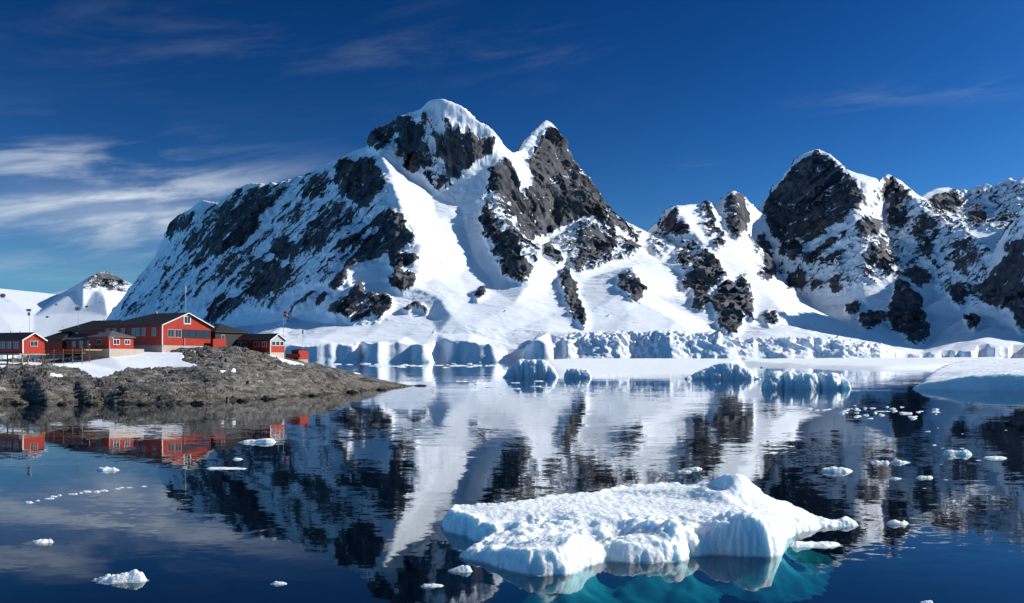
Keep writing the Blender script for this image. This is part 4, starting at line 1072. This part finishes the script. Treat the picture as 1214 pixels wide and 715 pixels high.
pol = wm('ADD', wm('MULTIPLY', wm('POWER', wm('MAXIMUM', wm('MULTIPLY', sd.outputs['Value'], -1.0), 0.0), 3.0), 1.9), wm('POWER', wm('MAXIMUM', sd.outputs['Value'], 0.0), 9.0))  # added blue sky brightness opposite and around the sun, filling shaded faces
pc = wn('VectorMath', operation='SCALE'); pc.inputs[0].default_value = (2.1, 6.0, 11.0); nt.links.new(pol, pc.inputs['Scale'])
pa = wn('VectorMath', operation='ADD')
vmn = wn('VectorMath', operation='MINIMUM'); nt.links.new(hs.outputs[0], vmn.inputs[0]); vmn.inputs[1].default_value = (.80, 2.3, 4.6)
tc = wn('TexCoord'); sp = wn('SeparateXYZ'); nt.links.new(tc.outputs['Generated'], sp.inputs[0])
az = wm('ARCTAN2', sp.outputs[0], sp.outputs[1]); el = wm('ARCSINE', sp.outputs[2])
def blob(a, e, ra, re):
    da = wm('DIVIDE', wm('SUBTRACT', az, a), ra); de = wm('DIVIDE', wm('SUBTRACT', el, e), re)
    return wm('POWER', 2.718, wm('MULTIPLY', wm('ADD', wm('MULTIPLY', da, da), wm('MULTIPLY', de, de)), -1.0))
def cnoise(sa, se, tilt, scale, detail, rough, seed, dist=.3):
    cb = wn('CombineXYZ')
    nt.links.new(wm('MULTIPLY', az, sa), cb.inputs[0])
    nt.links.new(wm('MULTIPLY', wm('SUBTRACT', el, wm('MULTIPLY', az, tilt)), se), cb.inputs[1]); cb.inputs[2].default_value = seed
    n = wn('TexNoise'); nt.links.new(cb.outputs[0], n.inputs['Vector']); n.inputs['Scale'].default_value = scale
    n.inputs['Detail'].default_value = detail; n.inputs['Roughness'].default_value = rough; n.inputs['Distortion'].default_value = dist
    return n.outputs['Fac']
def rng(v, a, b):
    x = wn('MapRange', interpolation_type='SMOOTHSTEP'); nt.links.new(v, x.inputs[0]); x.inputs[1].default_value = a; x.inputs[2].default_value = b
    return x.outputs[0]
n1 = cnoise(2.2, 11, .17, 3.0, 7, .58, 1.0); n2 = cnoise(1.6, 8, .16, 3.2, 8, .62, 4.3); n3 = cnoise(2, 14, .05, 3.0, 6, .6, 8.0)
c1 = wm('MULTIPLY', wm('ADD', rng(n1, .42, .70), wm('MULTIPLY', blob(-.38, .135, .12, .028), .35)), wm('ADD', blob(-.385, .15, .17, .042), wm('MULTIPLY', blob(-.44, .19, .05, .010), .22)))
c2 = wm('MULTIPLY', rng(n2, .45, .8), wm('MULTIPLY', wm('ADD', blob(-.22, .295, .26, .045), blob(.02, .31, .06, .02)), .10))
c3 = wm('MULTIPLY', rng(n3, .42, .75), wm('MULTIPLY', wm('ADD', wm('ADD', blob(.345, .245, .05, .010), blob(.45, .245, .04, .010)), blob(.18, .192, .035, .006)), .20))
c4 = wm('MULTIPLY', rng(n3, .4, .75), wm('MULTIPLY', blob(-.46, .085, .12, .012), .30))
cl = wm('ADD', wm('ADD', wm('MULTIPLY', c1, 1.0), c2), wm('ADD', c3, c4), clamp=True)
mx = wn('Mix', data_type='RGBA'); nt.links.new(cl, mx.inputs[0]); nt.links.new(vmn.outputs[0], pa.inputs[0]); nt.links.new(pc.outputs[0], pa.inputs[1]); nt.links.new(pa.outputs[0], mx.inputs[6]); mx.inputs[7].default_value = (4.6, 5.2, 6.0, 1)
bg = wn('Background'); bg.inputs['Strength'].default_value = .10; nt.links.new(mx.outputs[2], bg.inputs['Color'])
wo = wn('OutputWorld'); nt.links.new(bg.outputs[0], wo.inputs['Surface'])

sl = bpy.data.lights.new('sun', 'SUN'); sl.energy = 4.6; sl.angle = R(.5); sl.color = (1, .95, .88)
so = bpy.data.objects.new('sun', sl); COL.objects.link(so)
dv = Vector((math.cos(SUN_EL)*math.sin(SUN_AZ), math.cos(SUN_EL)*math.cos(SUN_AZ), math.sin(SUN_EL)))
so.rotation_euler = dv.to_track_quat('Z', 'Y').to_euler(); so.location = (200, 0, 150)

cam = bpy.data.cameras.new('camera'); co = bpy.data.objects.new('camera', cam); COL.objects.link(co)
co.location = (0, 0, H); co.rotation_euler = (R(90), 0, 0)
cam.sensor_width = 36; cam.lens = 36*F/1214; cam.shift_y = (HY-357.5)/1214; cam.clip_start = .5; cam.clip_end = 20000
sc.camera = co
sc.view_settings.view_transform = 'Standard'; sc.view_settings.look = 'None'; sc.view_settings.gamma = 1
sc.view_settings.exposure = .48
sc.render.engine = 'CYCLES'
sc.cycles.max_bounces = 6; sc.cycles.diffuse_bounces = 2; sc.cycles.transparent_max_bounces = 8; sc.cycles.volume_bounces = 0
sc.cycles.caustics_reflective = False; sc.cycles.caustics_refractive = False
